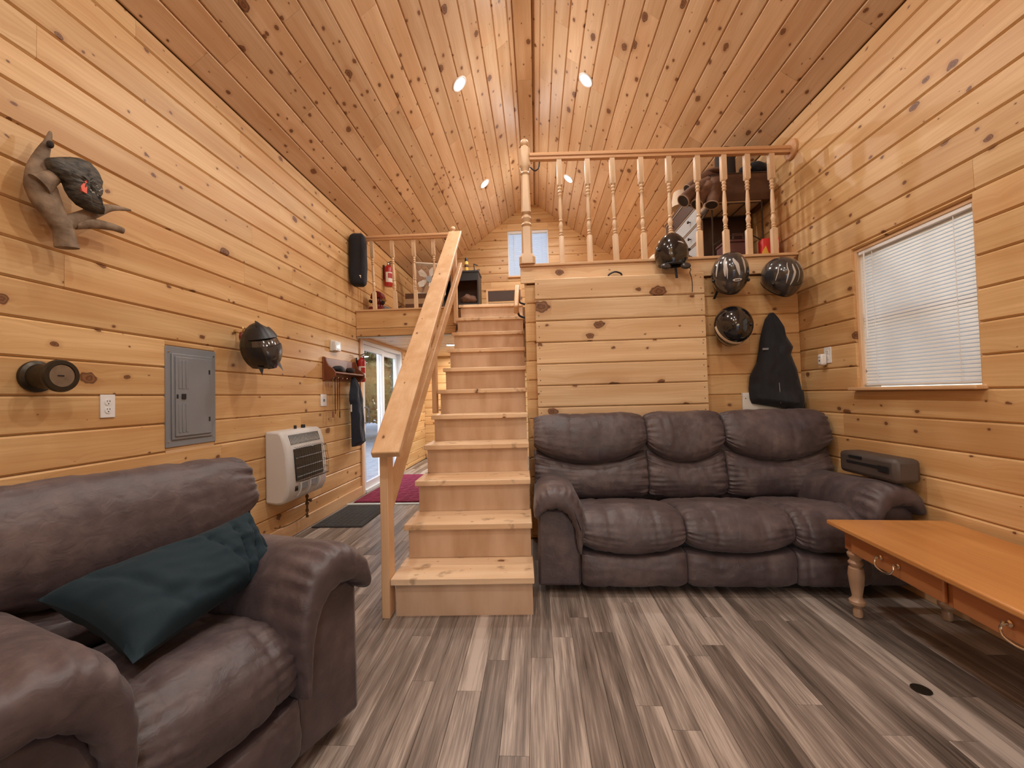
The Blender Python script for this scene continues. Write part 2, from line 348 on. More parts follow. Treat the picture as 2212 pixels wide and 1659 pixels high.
    def grid(s, nu, nv, fn, back=None):          # fn(u,v) -> point; back(u,v) closes it into a solid
        vs = [fn(i/nu, j/nv) for j in range(nv+1) for i in range(nu+1)]; w = nu+1
        fs = [(j*w+i, j*w+i+1, (j+1)*w+i+1, (j+1)*w+i) for j in range(nv) for i in range(nu)]
        if back:
            o = len(vs); vs += [back(i/nu, j/nv) for j in range(nv+1) for i in range(nu+1)]
            fs += [tuple(reversed([o+k for k in f])) for f in fs[:nu*nv]]
            for i in range(nu):
                fs.append((i+1, i, o+i, o+i+1)); b = nv*w; fs.append((b+i, b+i+1, o+b+i+1, o+b+i))
            for j in range(nv):
                fs.append((j*w, (j+1)*w, o+(j+1)*w, o+j*w)); e = w-1; fs.append(((j+1)*w+e, j*w+e, o+j*w+e, o+(j+1)*w+e))
        return s.add(vs, fs)
    def prism(s, poly, z0, z1, ax='z'):          # polygon extruded along an axis
        n = len(poly); P = {'z': lambda a, b, c: (a, b, c), 'y': lambda a, b, c: (a, c, b), 'x': lambda a, b, c: (c, a, b)}[ax]
        vs = [P(a, b, z0) for a, b in poly]+[P(a, b, z1) for a, b in poly]
        fs = [tuple(reversed(range(n))), tuple(range(n, 2*n))]+[(i, (i+1) % n, n+(i+1) % n, n+i) for i in range(n)]
        return s.add(vs, fs)
    def xf(s, mtx): s.v = [mtx @ v for v in s.v]; return s
    def build(s, name, mat, parent=None, smooth=None, bevel=0.0, world=False):
        if world and parent is not None:
            im = Matrix.LocRotScale(parent.location, parent.rotation_euler, None).inverted(); s.v = [im @ v for v in s.v]
        me_o = link(name, s.v, s.f, mat, parent, smooth, bevel)
        bm = bmesh.new(); bm.from_mesh(me_o.data); bmesh.ops.recalc_face_normals(bm, faces=bm.faces); bm.to_mesh(me_o.data); bm.free()
        if smooth is not None: me_o.data.set_sharp_from_angle(angle=R(smooth))
        return me_o
def tag(o, label, cat, group=None):
    o['label'] = label; o['category'] = cat
    if group: o['group'] = group
    return o
def thing(name, label, cat, loc=(0,0,0), rot=(0,0,0), group=None):
    o = bpy.data.objects.new(name, None); COL.objects.link(o); o.location = loc; o.rotation_euler = rot
    o.empty_display_size = 0.05
    return tag(o, label, cat, group)
def struct(o): o['kind'] = 'structure'; return o
def copy_tree(o, loc, label=None):
    c = o.copy(); COL.objects.link(c); c.location = loc
    if label: c['label'] = label
    for ch in list(o.children):
        k = ch.copy(); COL.objects.link(k); k.parent = c
        for g in list(ch.children):
            h = g.copy(); COL.objects.link(h); h.parent = k
    return c

# ------------------------------------------------------------------ boards: each plank of a wall, ceiling or floor is an object
def board(parent, name, mat, mtx, u0, u1, v0, v1, w0=None, w1=None, t=0.018, ch=0.006, gap=0.0012):
    # u0..u1 along the bottom edge v0, w0..w1 along the top edge v1; local x along the board
    if w0 is None: w0, w1 = u0, u1
    ua = min(u0, w0)
    prof = [(v0+gap, 0), (v0+gap, t-ch), (v0+gap+ch, t), (v1-gap-ch, t), (v1-gap, t-ch), (v1-gap, 0)]
    vs = []
    for v, d in prof:
        f = (v-v0)/(v1-v0); a = u0+(w0-u0)*f+0.0006; b = u1+(w1-u1)*f-0.0006
        vs += [(a-ua, v-v0, d), (b-ua, v-v0, d)]
    fs = [(2*i, 2*i+1, 2*i+3, 2*i+2) for i in range(5)]+[(0, 2, 4, 6, 8, 10), (11, 9, 7, 5, 3, 1)]
    o = link(name, vs, fs, mat, parent)
    o.matrix_local = mtx @ Matrix.Translation((ua, v0, 0))
    return o
def frame(o, u, v):
    u = Vector(u); v = Vector(v); n = u.cross(v)
    return Matrix(((u.x, v.x, n.x, o[0]), (u.y, v.y, n.y, o[1]), (u.z, v.z, n.z, o[2]), (0,0,0,1)))
def boards(parent, mat, mtx, U0, U1, V0, V1, pitch, vstart, holes=(), lens=(1.3, 3.2), seed=1, name='plank', clip=None, rand=None, limit=None, t=0.018, ch=0.0085, gap=0.0010):
    rg = random.Random(seed); row = 0
    v = vstart
    while v < V1-0.004:
        a, b = max(v, V0), min(v+pitch, V1); v += pitch; row += 1
        if b-a < 0.012: continue
        lo0, hi0, lo1, hi1 = U0, U1, U0, U1
        if clip: lo0, hi0 = clip(a); lo1, hi1 = clip(b)
        if hi0-lo0 < 0.03: continue
        # split the row around openings
        segs = [(lo0, hi0, a, b)]
        for (h0, h1, k0, k1) in holes:
            new = []
            for (p, q, c, d) in segs:
                if k1 <= c+1e-4 or k0 >= d-1e-4 or h1 <= p or h0 >= q: new.append((p, q, c, d)); continue
                if h0 > p+0.01: new.append((p, h0, c, d))
                if h1 < q-0.01: new.append((h1, q, c, d))
                if k0 > c+0.012: new.append((max(p, h0), min(q, h1), c, k0))
                if k1 < d-0.012: new.append((max(p, h0), min(q, h1), k1, d))
            segs = new
        for (p, q, c, d) in segs:
            cuts = [p]; x = p+rg.uniform(0.25, 1.0)*lens[1]
            while x < q-0.35:
                cuts.append(x); x += rg.uniform(*lens)
            cuts.append(q)
            for i in range(len(cuts)-1):
                x0, x1 = cuts[i], cuts[i+1]; w0, w1 = x0, x1
                if clip and i == 0 and p == lo0: w0 = lo1
                if clip and i == len(cuts)-2 and q == hi0: w1 = hi1
                if clip and w1 <= w0: w0 = w1 = (x0+x1)/2; w1 += 0.001
                board(parent, name, mat, mtx, x0, x1, c, d, w0, w1, t, ch, gap)
def slab(name, vs, fs, mat): return struct(link(name, vs, fs, mat))

# ------------------------------------------------------------------ the room shell
DOOR = (4.93, 6.43, 0.0, 1.89)                   # sliding door in the left wall (Y0, Y1, z0, z1)
WIN = (2.05, 2.80, 1.152, 2.045)                 # window in the right wall
BWIN = (-0.47, 0.30, 3.41, 4.28)                 # loft window in the back wall (X0, X1, z0, z1)
FWIN = (0.10, 1.70, 0.05, 2.05)                  # glazed opening behind the camera
def wall_mb(mb, plane, pos, thick, a0, a1, z0, z1, hole):
    h0, h1, k0, k1 = hole
    rects = [(a0, h0, z0, z1), (h1, a1, z0, z1), (h0, h1, k1, z1)]
    if k0 > z0: rects.append((h0, h1, z0, k0))
    for (p, q, c, d) in rects:
        if plane == 'x': mb.box(min(pos, pos+thick), max(pos, pos+thick), p, q, c, d)
        else: mb.box(p, q, min(pos, pos+thick), max(pos, pos+thick), c, d)
    return mb
T = 0.018
wl = struct(wall_mb(MB(), 'x', XL-T, -0.12, YF-0.15, YB+0.15, -0.1, ZE, DOOR).build('wall_left', 'pine_gap'))
wr = struct(wall_mb(MB(), 'x', XR+T, 0.12, YF-0.15, YB+0.15, -0.1, ZE, WIN).build('wall_right', 'pine_gap'))
wbm = wall_mb(MB(), 'y', YB+T, 0.12, XL-0.13, XR+0.13, -0.1, ZE, (BWIN[0], BWIN[1], 5.0, 5.1)) if False else MB()
h0, h1, k0, k1 = BWIN
def gable(mb, y0, y1, hole):
    h0, h1, k0, k1 = hole; e = 0.14
    zt = lambda x: ZR+0.03-SL*abs(x-XC)
    def slabq(pts): mb.prism(pts, y0, y1, 'y')
    slabq([(XL-e, -0.1), (h0, -0.1), (h0, zt(h0)), (XL-e, zt(XL-e))])
    slabq([(h1, -0.1), (XR+e, -0.1), (XR+e, zt(XR+e)), (h1, zt(h1))])
    top = [(h0, k1), (h1, k1), (h1, zt(h1))]+([(XC, zt(XC))] if h0 < XC < h1 else [])+[(h0, zt(h0))]
    slabq(top)
    if k0 > -0.09: slabq([(h0, -0.1), (h1, -0.1), (h1, k0), (h0, k0)])
    return mb
wb = struct(gable(MB(), YB+T, YB+0.14, BWIN).build('wall_back', 'pine_gap'))
wf = struct(gable(MB(), YF-0.14, YF, FWIN).build('wall_front', 'pine'))
ce = MB()
for s, xe in ((1, XL-0.14), (-1, XR+0.14)):
    ze = ZE-SL*0.14
    nx, nz = -0.6*s*0.14, 0.8*0.14
    o = 0.024
    a = Vector((xe-0.6*s*o, 0, ze+0.8*o)); b = Vector((XC, 0, ZR+0.8*o+0.6*o*0.75))
    P = [(a.x, a.z), (b.x, b.z), (b.x, b.z+0.18), (a.x+nx, a.z+nz+0.02)]
    ce.prism(P if s == 1 else list(reversed(P)), YF-0.15, YB+0.15, 'y')
ceil_l = struct(ce.build('ceiling', 'pine_gap'))
fl = struct(MB().box(XL-0.13, XR+0.13, YF-0.15, YB+0.15, -0.12, -0.006).build('floor', 'floor_gap'))
# planks of the walls
FL_ = frame((XL-T, 0, 0), (0,1,0), (0,0,1)); FR_ = frame((XR+T, 0, 0), (0,-1,0), (0,0,1))
FB_ = frame((0, YB+T, 0), (1,0,0), (0,0,1)); FC_ = frame((0, YC+T, 0), (1,0,0), (0,0,1))
NEAR = 0.15                                      # nearest plank end in view of the lens
boards(wl, 'pine', FL_, NEAR, YB, 0.0, ZE, 0.1625, 0.0685-0.1625, [DOOR, (2.245, 2.609, 0.907, 1.493)], seed=11, lens=(1.5, 3.4))
boards(wr, 'pine', FR_, -YB, -NEAR, 0.0, ZE, 0.1557, 0.042-0.1557, [(-WIN[1], -WIN[0], WIN[2], WIN[3])], seed=12, lens=(1.6, 3.6))
boards(wb, 'pine', FB_, XL, XR, 0.0, ZR-0.05, 0.158, 0.0, [BWIN], seed=13, lens=(1.6, 3.0),
       clip=lambda z: (XL+max(0, (z-ZE)/SL), XR-max(0, (z-ZE)/SL)))
MB().box(XL-T, XL, YF, NEAR, 0, ZE).build('near_panelling', 'pine', wl)
MB().box(XR, XR+T, YF, NEAR, 0, ZE).build('near_panelling', 'pine', wr)
# ceiling boards, both slopes, and the flat ridge board
SLEN = math.hypot(XR-XC, ZR-ZE)
FCL = frame((XL-0.6*0.018, 0, ZE+0.8*0.018), (0,1,0), (0.8,0,0.6)); FCR = frame((XR+0.6*0.018, 0, ZE+0.8*0.018), (0,-1,0), (-0.8,0,0.6))
boards(ceil_l, 'pine_ceiling', FCL, 1.3, YB, 0, SLEN, 0.1625, 0.0, seed=21, lens=(1.0, 3.0))
boards(ceil_l, 'pine_ceiling', FCR, -YB, -1.3, 0, SLEN, 0.1625, 0.0, seed=22, lens=(1.0, 3.0))
for s, f in ((1, FCL), (-1, FCR)):
    a, b = (YF, 1.3) if s == 1 else (-1.3, -YF)
    board(ceil_l, 'near_panelling', 'pine_ceiling', f, a, b, 0, SLEN)
ys = [1.3, 3.05, 4.62, 6.2, YB]
for i in range(4):
    MB().box(0, ys[i+1]-ys[i]-0.003, 0, 0.17, 0, 0.02).build('ridge_board', 'pine_ceiling', ceil_l).matrix_local = frame((XC-0.10, ys[i], ZR-0.075), (0,1,0), (1,0,0)) @ Matrix.Translation((0, 0, 0))
# floor planks: strips 0.097 m wide; single pieces where the photograph shows them
FF_ = frame((0, 0, -0.006), (0,1,0), (-1,0,0))
rg = random.Random(5)
PW = 0.097
def floor_boards(x0, x1, y0, y1, seed):
    boards(fl, 'vinyl', FF_, y0, y1, -x1, -x0, PW, -x1, seed=seed, name='plank', lens=(0.85, 1.25), t=0.006, ch=0.0012, gap=0.0004)
n0 = 8
xs_split = XR-PW*round((XR+0.86)/PW)
floor_boards(xs_split, XR, 0.95, 3.34, 31)
floor_boards(XL, xs_split, 0.95, YB-0.02, 32)
b_ = MB().box(0, 0.95-YF, 0, XR-XL, 0, 0.006).build('near_floor_sheet', 'vinyl', fl); b_.matrix_local = frame((XR, YF, -0.006), (0,1,0), (-1,0,0))
b_ = MB().box(0, YB-3.36, 0, XR-xs_split, 0, 0.006).build('hidden_floor_sheet', 'vinyl', fl); b_.matrix_local = frame((XR, 3.36, -0.006), (0,1,0), (-1,0,0))
# baseboards
def trim(name, mat, *b, bev=0.004): return struct(MB().box(*b).build(name, mat, bevel=bev))
trim('baseboard_left', 'fir_y', XL, XL+0.018, 0.3, DOOR[0]-0.07, 0.0, 0.115)
trim('baseboard_right', 'fir_y', XR-0.018, XR, 0.3, YC-0.01, 0.0, 0.115)
trim('baseboard_back', 'fir_x', XL+0.02, XR-0.02, YB-0.018, YB, 0.0, 0.115)

# lofts: floor slabs, underside boards, fronts
lf = MB(); lf.box(XL+0.001, XR-0.001, YLL+0.06, YB-0.001, ZU+0.02, ZL-0.001); lf.box(XCL, XR-0.001, YC+0.02, YLL+0.06, ZU+0.02, ZL-0.001); lf.box(XL+0.001, -0.93, YLL+0.031, YLL+0.06, ZU+0.02, ZL-0.001)
loft = struct(lf.build('ceiling_loft', 'pine_gap'))
FU_ = frame((0, 0, ZU+0.019), (1,0,0), (0,-1,0))
boards(loft, 'pine_pale', FU_, XL+0.004, -0.9, -(YB-0.02), -(YLL+0.03), 0.158, -(YB-0.02), seed=41, lens=(1.3, 1.4))
FT_ = frame((0, 0, ZL-0.001), (0,1,0), (-1,0,0))
boards(loft, 'pine', FT_, YLL+0.062, YB-0.01, -XR+0.01, -XL-0.01, 0.24, -XR+0.01, seed=42, lens=(1.6, 3.0), t=0.003, ch=0.001)
def front_board(x0, x1, y, z0, z1, mat='pine', par=None):
    o = MB().box(0, x1-x0, 0, z1-z0, 0, 0.02).build('plank', mat, par, bevel=0.004); o.matrix_local = frame((x0, y, z0), (1,0,0), (0,0,1)); return o
bl = struct(MB().box(XL+0.002, -0.93, YLL+0.001, YLL+0.03, 1.905, ZL).build('trim_1', 'pine_gap'))
front_board(XL+0.002, -0.93, YLL, 1.995, ZL+0.0, par=bl); front_board(XL+0.002, -0.93, YLL, 1.903, 1.992, par=bl)
struct(MB().box(XL+0.002, -0.93, YLL-0.03, YLL+0.06, ZL, ZL+0.022).build('trim_2', 'fir_x', bevel=0.004))
struct(MB().box(XL+0.002, -0.93, YLL-0.005, YLL+0.03, 1.888, 1.902).build('lit_ceiling_edge', 'tread_grey'))  # pale colour stands in for the bright ceiling edge below the beam
# closet below the right loft: front wall of planks, side wall along the stairs
wc = struct(MB().box(XCL, XR-0.001, YC+T, YC+0.10, 0, ZU+0.02).build('wall_closet', 'pine_gap'))
boards(wc, 'pine', FC_, XCL, XR-0.002, 0.0, 2.067, 0.157, 0.019-0.157, seed=51, gap=0.0006, lens=(2.6, 3.4))
cb = struct(MB().box(XCL, XR-0.002, YC+0.001, YC+0.03, 2.067, ZL).build('trim_4', 'pine_gap'))
o = MB().box(0, XR-0.004-XCL+0.03, 0, ZL-2.067, 0, 0.022).build('plank', 'pine_panel', cb, bevel=0.004); o.matrix_local = frame((XCL-0.03, YC+0.002, 2.067), (1,0,0), (0,0,1))
struct(MB().box(XCL-0.03, XR-0.002, YC-0.035, YC+0.08, ZL, ZL+0.022).build('trim_5', 'fir_x', bevel=0.004))
ws = struct(MB().box(XCL+T, XCL+0.1, YC+0.10, YLL+0.9, 0, ZL).build('wall_stair', 'pine_gap'))
FS_ = frame((XCL+T, 0, 0), (0,-1,0), (0,0,1))
boards(ws, 'pine', FS_, -(YLL+0.9), -(YC+0.0), 0, ZL, 0.157, 0.019-0.157, seed=52, lens=(1.0, 2.0))

# sliding glass door in the left wall
dr = struct(thing('door_1', '', 'door')); del dr['label']; del dr['category']
y0, y1, z0, z1 = DOOR; xo = XL-0.05
MB().box(xo-0.05, xo+0.055, y0, y0+0.05, z0, z1).build('door_jamb', 'vinyl_white', dr, bevel=0.004)
MB().box(xo-0.05, xo+0.055, y1-0.05, y1, z0, z1).build('door_jamb', 'vinyl_white', dr, bevel=0.004)
MB().box(xo-0.05, xo+0.055, y0+0.05, y1-0.05, z1-0.05, z1).build('door_head', 'vinyl_white', dr, bevel=0.004)
MB().box(xo-0.05, xo+0.065, y0+0.05, y1-0.05, z0, z0+0.04).build('door_sill', 'vinyl_white', dr, bevel=0.004)
def sash(a, b, x):
    f = MB()
    f.box(x-0.02, x+0.02, a, a+0.07, z0+0.04, z1-0.05); f.box(x-0.02, x+0.02, b-0.07, b, z0+0.04, z1-0.05)
    f.box(x-0.02, x+0.02, a+0.07, b-0.07, z0+0.04, z0+0.12); f.box(x-0.02, x+0.02, a+0.07, b-0.07, z1-0.12, z1-0.05)
    s_ = f.build('sash', 'vinyl_white', dr, bevel=0.003)
    MB().box(x-0.004, x+0.004, a+0.068, b-0.068, z0+0.118, z1-0.118).build('pane', 'glass', s_)
    return s_
ym = (y0+y1)/2
s1 = sash(y0+0.05, ym+0.035, xo+0.015); s2 = sash(ym-0.035, y1-0.05, xo-0.028)
hd = MB().tube([(xo+0.035, y0+0.085, 0.86), (xo+0.085, y0+0.085, 0.87), (xo+0.095, y0+0.085, 0.95), (xo+0.085, y0+0.085, 1.04), (xo+0.035, y0+0.085, 1.05)], 0.009, ease=4).build('handle', 'grey_metal', s1, smooth=40)
for a, b, c, d in ((y0-0.065, y0, 0, z1+0.06), (y1, y1+0.065, 0, z1+0.06)):
    MB().box(XL, XL+0.016, a, b, c, d).build('casing', 'fir_z', dr, bevel=0.003)
MB().box(XL, XL+0.016, y0, y1, z1, z1+0.06).build('casing', 'fir_y', dr, bevel=0.003)
struct(MB().box(XL+0.02, -0.9, 4.43, 4.475, 0.0, 0.008).build('trim_6', 'tread_grey'))

# right window: frame, pane, sill
w1 = struct(thing('window_1', '', 'window')); del w1['label']; del w1['category']
a, b, c, d = WIN
MB().box(XR+0.018, XR+0.13, a, a+0.02, c, d).build('window_frame', 'fir_z', w1); MB().box(XR+0.018, XR+0.13, b-0.02, b, c, d).build('window_frame', 'fir_z', w1)
MB().box(XR+0.018, XR+0.13, a+0.02, b-0.02, d-0.02, d).build('window_frame', 'fir_y', w1)
MB().box(XR+0.09, XR+0.12, a+0.02, b-0.02, (c+d)/2-0.02, (c+d)/2+0.02).build('meeting_rail', 'vinyl_white', w1)
MB().box(XR+0.10, XR+0.106, a+0.02, b-0.02, c+0.02, d-0.02).build('pane', 'glass', w1)
MB().box(XR-0.052, XR+0.13, a-0.02, b+0.02, c-0.022, c).build('window_sill', 'fir_y', w1, bevel=0.006)
# loft window in the back wall
w2 = struct(thing('window_2', '', 'window')); del w2['label']; del w2['category']
a2, b2, c2, d2 = BWIN
MB().box(a2, a2+0.02, YB+0.02, YB+0.13, c2, d2).build('window_frame', 'vinyl_white', w2); MB().box(b2-0.02, b2, YB+0.02, YB+0.13, c2, d2).build('window_frame', 'vinyl_white', w2)
MB().box(a2+0.02, b2-0.02, YB+0.02, YB+0.13, d2-0.02, d2).build('window_frame', 'vinyl_white', w2)
MB().box(a2+0.02, b2-0.02, YB+0.09, YB+0.096, c2+0.02, d2-0.02).build('pane', 'glass', w2)
MB().box(a2-0.01, b2+0.01, YB-0.05, YB+0.13, c2-0.03, c2).build('window_sill', 'fir_x', w2, bevel=0.004)
# glazed opening behind the camera
w3 = struct(thing('window_3', '', 'window')); del w3['label']; del w3['category']
a3, b3, c3, d3 = FWIN
for q in ((a3, a3+0.06), ((a3+b3)/2-0.03, (a3+b3)/2+0.03), (b3-0.06, b3)): MB().box(*q, YF-0.1, YF-0.03, c3, d3).build('window_frame', 'vinyl_white', w3)
for q in ((c3, c3+0.06), (d3-0.06, d3)):
    for xx in ((a3+0.06, (a3+b3)/2-0.03), ((a3+b3)/2+0.03, b3-0.06)): MB().box(*xx, YF-0.1, YF-0.03, *q).build('window_frame', 'vinyl_white', w3)
MB().box(a3+0.06, b3-0.06, YF-0.07, YF-0.064, c3+0.06, d3-0.06).build('pane', 'glass', w3)
# recessed lights in the ceiling: a trim ring and a glowing lens each, a lamp just under the lens
def downlight(x, y, label, low=False):
    if low: n = Vector((0,0,-1)); p = Vector((x, y, ZU))
    else:
        s = 1 if x < XC else -1
        n = Vector((0.6*s, 0, -0.8)); p = Vector((x, y, ZE+SL*((x-XL) if s == 1 else (XR-x))))
    rot = n.to_track_quat('Z', 'Y').to_euler()
    t = thing('ceiling_light', label, 'ceiling light', p, rot, 'recessed ceiling lights')
    MB().lathe([(0.064, -0.005), (0.085, -0.005), (0.085, 0.004), (0.078, 0.008), (0.067, 0.006)], 24).build('trim_ring', 'white', t, smooth=40)
    MB().lathe([(0.002, -0.004), (0.0655, -0.004), (0.0655, 0.006), (0.002, 0.0075)], 24).build('lens', 'lamp', t)
    ld = bpy.data.lights.new('ceiling_light_lamp', 'AREA'); ld.shape = 'DISK'; ld.size = 0.10; ld.energy = LAMP_W*(1.2 if low else 1); ld.color = LAMP_COL
    lo = bpy.data.objects.new('ceiling_light_lamp', ld); COL.objects.link(lo)
    lo.location = p+n*0.012; lo.rotation_euler = (-n).to_track_quat('Z', 'Y').to_euler()
downlight(-0.70, 4.08, 'recessed light on the left ceiling slope, nearer of its two in view')
downlight(0.595, 4.2, 'recessed light on the right ceiling slope, above the loft railing')
downlight(-0.695, 6.08, 'recessed light on the left ceiling slope, farther one near the gable')
downlight(0.57, 6.18, 'recessed light on the right ceiling slope, seen between railing spindles')
for yy in (2.08, 0.1, -1.8):
    for xx in (-0.70, 0.62): downlight(xx, yy, 'recessed light on the %s slope, %s' % ('left' if xx < 0 else 'right', {2.08: 'just above the frame over the stairs foot', 0.1: 'straight above the camera position', -1.8: 'behind the camera near the glazed front wall'}[yy]))
downlight(-1.25, 6.05, 'recessed light under the loft beside the stairs', True)
downlight(-1.25, 7.25, 'added fill light under the loft, nearest the back wall', True)  # made-up lamp, added to brighten the loft underside
downlight(0.7, 6.4, 'added unseen fill light under the loft, hidden behind the stairs', True)  # another invented lamp, out of view, for more brightness beneath the loft
# outdoors beyond the glass: pale gravel and bushes
struct(MB().box(-30, 30, -30, 40, -0.35, -0.2).build('ground', 'gravel'))
rg = random.Random(9)
def bush(x, y, h, r, label):
    t = thing('bush', label, 'bush', (x, y, -0.2), (0,0,0), 'green bushes outside the glass door')
    MB().sweep([(0,0,0), (0.02,0.01,h*0.35), (-0.03,0.02,h*0.7)], [0.05, 0.035, 0.012], 7).build('trunk', 'bark', t, smooth=50)
    mb = MB()
    for i in range(7000):
        z = h*(0.12+0.88*rg.random()); rr = r*math.sqrt(max(0.05, 1-((z/h-0.45)/0.6)**2))*rg.random()**0.4; a = rg.random()*6.283
        c = Vector((rr*math.cos(a), rr*math.sin(a), z)); s = rg.uniform(0.08, 0.16)
        e = Euler((rg.random()*6, rg.random()*6, rg.random()*6)).to_matrix()
        mb.add([c+e @ Vector(q)*s for q in ((-1,0,0), (0,-0.45,0.1), (1,0,0), (0,0.45,0.1))], [(0,1,2,3)])
    f = link('foliage', mb.v, mb.f, 'leaf', t); f['kind'] = 'stuff'
for i, (x, y, h, r) in enumerate(((-6.6, 10.2, 4.4, 1.7), (-8.6, 16.4, 5.6, 2.2), (-10.6, 12.2, 5.6, 2.1), (-5.0, 14.0, 4.6, 1.7), (-14.6, 17.0, 6.6, 2.6), (-6.0, 20.6, 6.0, 2.2))):
    bush(x, y, h, r, ['nearest leafy bush outside, behind the fixed glass pane', 'leafy bush outside the sliding pane', 'tall bush at the back left of the row outside', 'broad bush in the middle of the row outside', 'tallest bush farthest from the glass door', 'bush at the far right of the row outside'][i])

# ------------------------------------------------------------------ the staircase and its rails
RI, RU, NT = 0.203, 0.2606, 11
SX0, SX1 = -0.796, -0.037
st = thing('staircase', 'pine staircase with plywood risers and flat left handrail climbing to the loft', 'staircase', (0, 2.181, 0), (0, 0, 0.034))
for k in range(NT):
    yk = k*RU
    top = RI*(k+1)
    MB().box(SX0, SX1, yk, yk+(RU+0.045 if k < NT-1 else 0.05), top-0.034, top).build('tread', 'tread', st, bevel=0.004)
    MB().box(SX0+0.022, SX1-0.010, yk+0.024, yk+0.042, RI*k+(0.0 if k == 0 else 0.0015), top-0.035).build('riser', 'birch', st)
for x in (SX0+0.022, SX1-0.034):
    pts = [(0.045, 0.0)]
    for k in range(NT): pts += [(0.045+k*RU, RI*(k+1)-0.036), (0.045+(k+1)*RU, RI*(k+1)-0.036)]
    pts[-1] = (0.045+(NT-1)*RU, RI*(NT-1)-0.036); pts.pop(-2); pts += [(0.045+(NT-1)*RU, RI*NT-0.50), (0.36, 0.0)]
    MB().prism(pts, x, x+0.024, 'x').build('stringer', 'fir_z', st)

sr = st
def rz(y): return 0.905+0.8375*(y-2.12)
MB().beam((-0.780, 2.075, rz(2.075)), (-0.893, 4.70, rz(4.70)), 0.148, 0.038).build('handrail', 'fir_y', sr, bevel=0.006, world=True)
MB().beam((-0.820, 2.20, 0.575), (-0.842, 4.72, 0.575+0.8340*2.52), 0.040, 0.089).build('mid_rail', 'fir_y', sr, bevel=0.005, world=True)
MB().box(-0.842, -0.798, 2.150, 2.238, 0.0, rz(2.15)-0.035).build('post', 'fir_z', sr, bevel=0.004, world=True)
MB().box(-0.885, -0.850, 3.45, 3.53, 1.02, rz(3.45)-0.03).build('post', 'fir_z', sr, bevel=0.004, world=True)
MB().box(-0.926, -0.887, 4.665, 4.745, 2.00, rz(4.66)-0.03).build('post', 'fir_z', sr, bevel=0.004, world=True)

hr = thing('wall_handrail', 'short wooden handrail on black brackets beside the top of the stairs', 'handrail', (-0.16, 3.7, 1.9))
MB().beam((-0.163, 3.70, 1.925), (-0.163, 4.06, 2.215), 0.042, 0.085).build('rail_bar', 'fir_y', hr, bevel=0.012, world=True)
for y, z in ((3.77, 1.945), (3.98, 2.115)):
    MB().sweep([(-0.155, y, z), (-0.14, y, z-0.055), (-0.100, y, z-0.075), (-0.077, y, z-0.075)], [0.010]*4, 8, (0,1,0), 3).build('bracket', 'black', hr, smooth=40, world=True)

# turned spindles, newels and loft rails
def spindle_prof(h):
    sq = 0.020
    a, b = 0.27*h, 0.74*h                        # lathe turned between the two square blocks
    t = [(0.013, 0), (0.019, .02), (0.012, .045), (0.018, .075), (0.013, .10), (0.017, .16), (0.0205, .20), (0.016, .24), (0.0125, .28),
         (0.019, .31), (0.0125, .335), (0.0165, .45), (0.017, .55), (0.0125, .74), (0.010, .80), (0.018, .835), (0.012, .86), (0.019, .895), (0.012, .93), (0.018, .965), (0.013, 1.0)]
    return sq, a, b, [(r, a+(b-a)*z) for r, z in t]
def spindle(parent, x, y, z0, z1, dx=0.0, dy=0.0):
    h = z1-z0; sq, a, b, pr = spindle_prof(h); mb = MB()
    n = 12; rows = []
    def sect(r, z, square): 
        out = []
        for k in range(n):
            an = 2*math.pi*(k+0.5)/n; c, s = math.cos(an), math.sin(an)
            f = r/max(abs(c), abs(s)) if square else r
            out.append((f*c, f*s, z))
        return out
    for (r, z, q) in [(sq, 0, 1), (sq, a-0.012, 1)]+[(r, z, 0) for r, z in pr]+[(sq, b+0.012, 1), (sq, h, 1)]: rows += sect(r, z, q)
    m = len(rows)//n; fs = [(i*n+k, i*n+(k+1) % n, (i+1)*n+(k+1) % n, (i+1)*n+k) for i in range(m-1) for k in range(n)]
    fs += [tuple(reversed(range(n))), tuple((m-1)*n+k for k in range(n))]
    vs = [(vx+x+dx*vz/h, vy+y+dy*vz/h, vz+z0) for vx, vy, vz in rows]
    mb.add(vs, fs); return mb.build('spindle', 'baluster', parent, smooth=35, world=True)
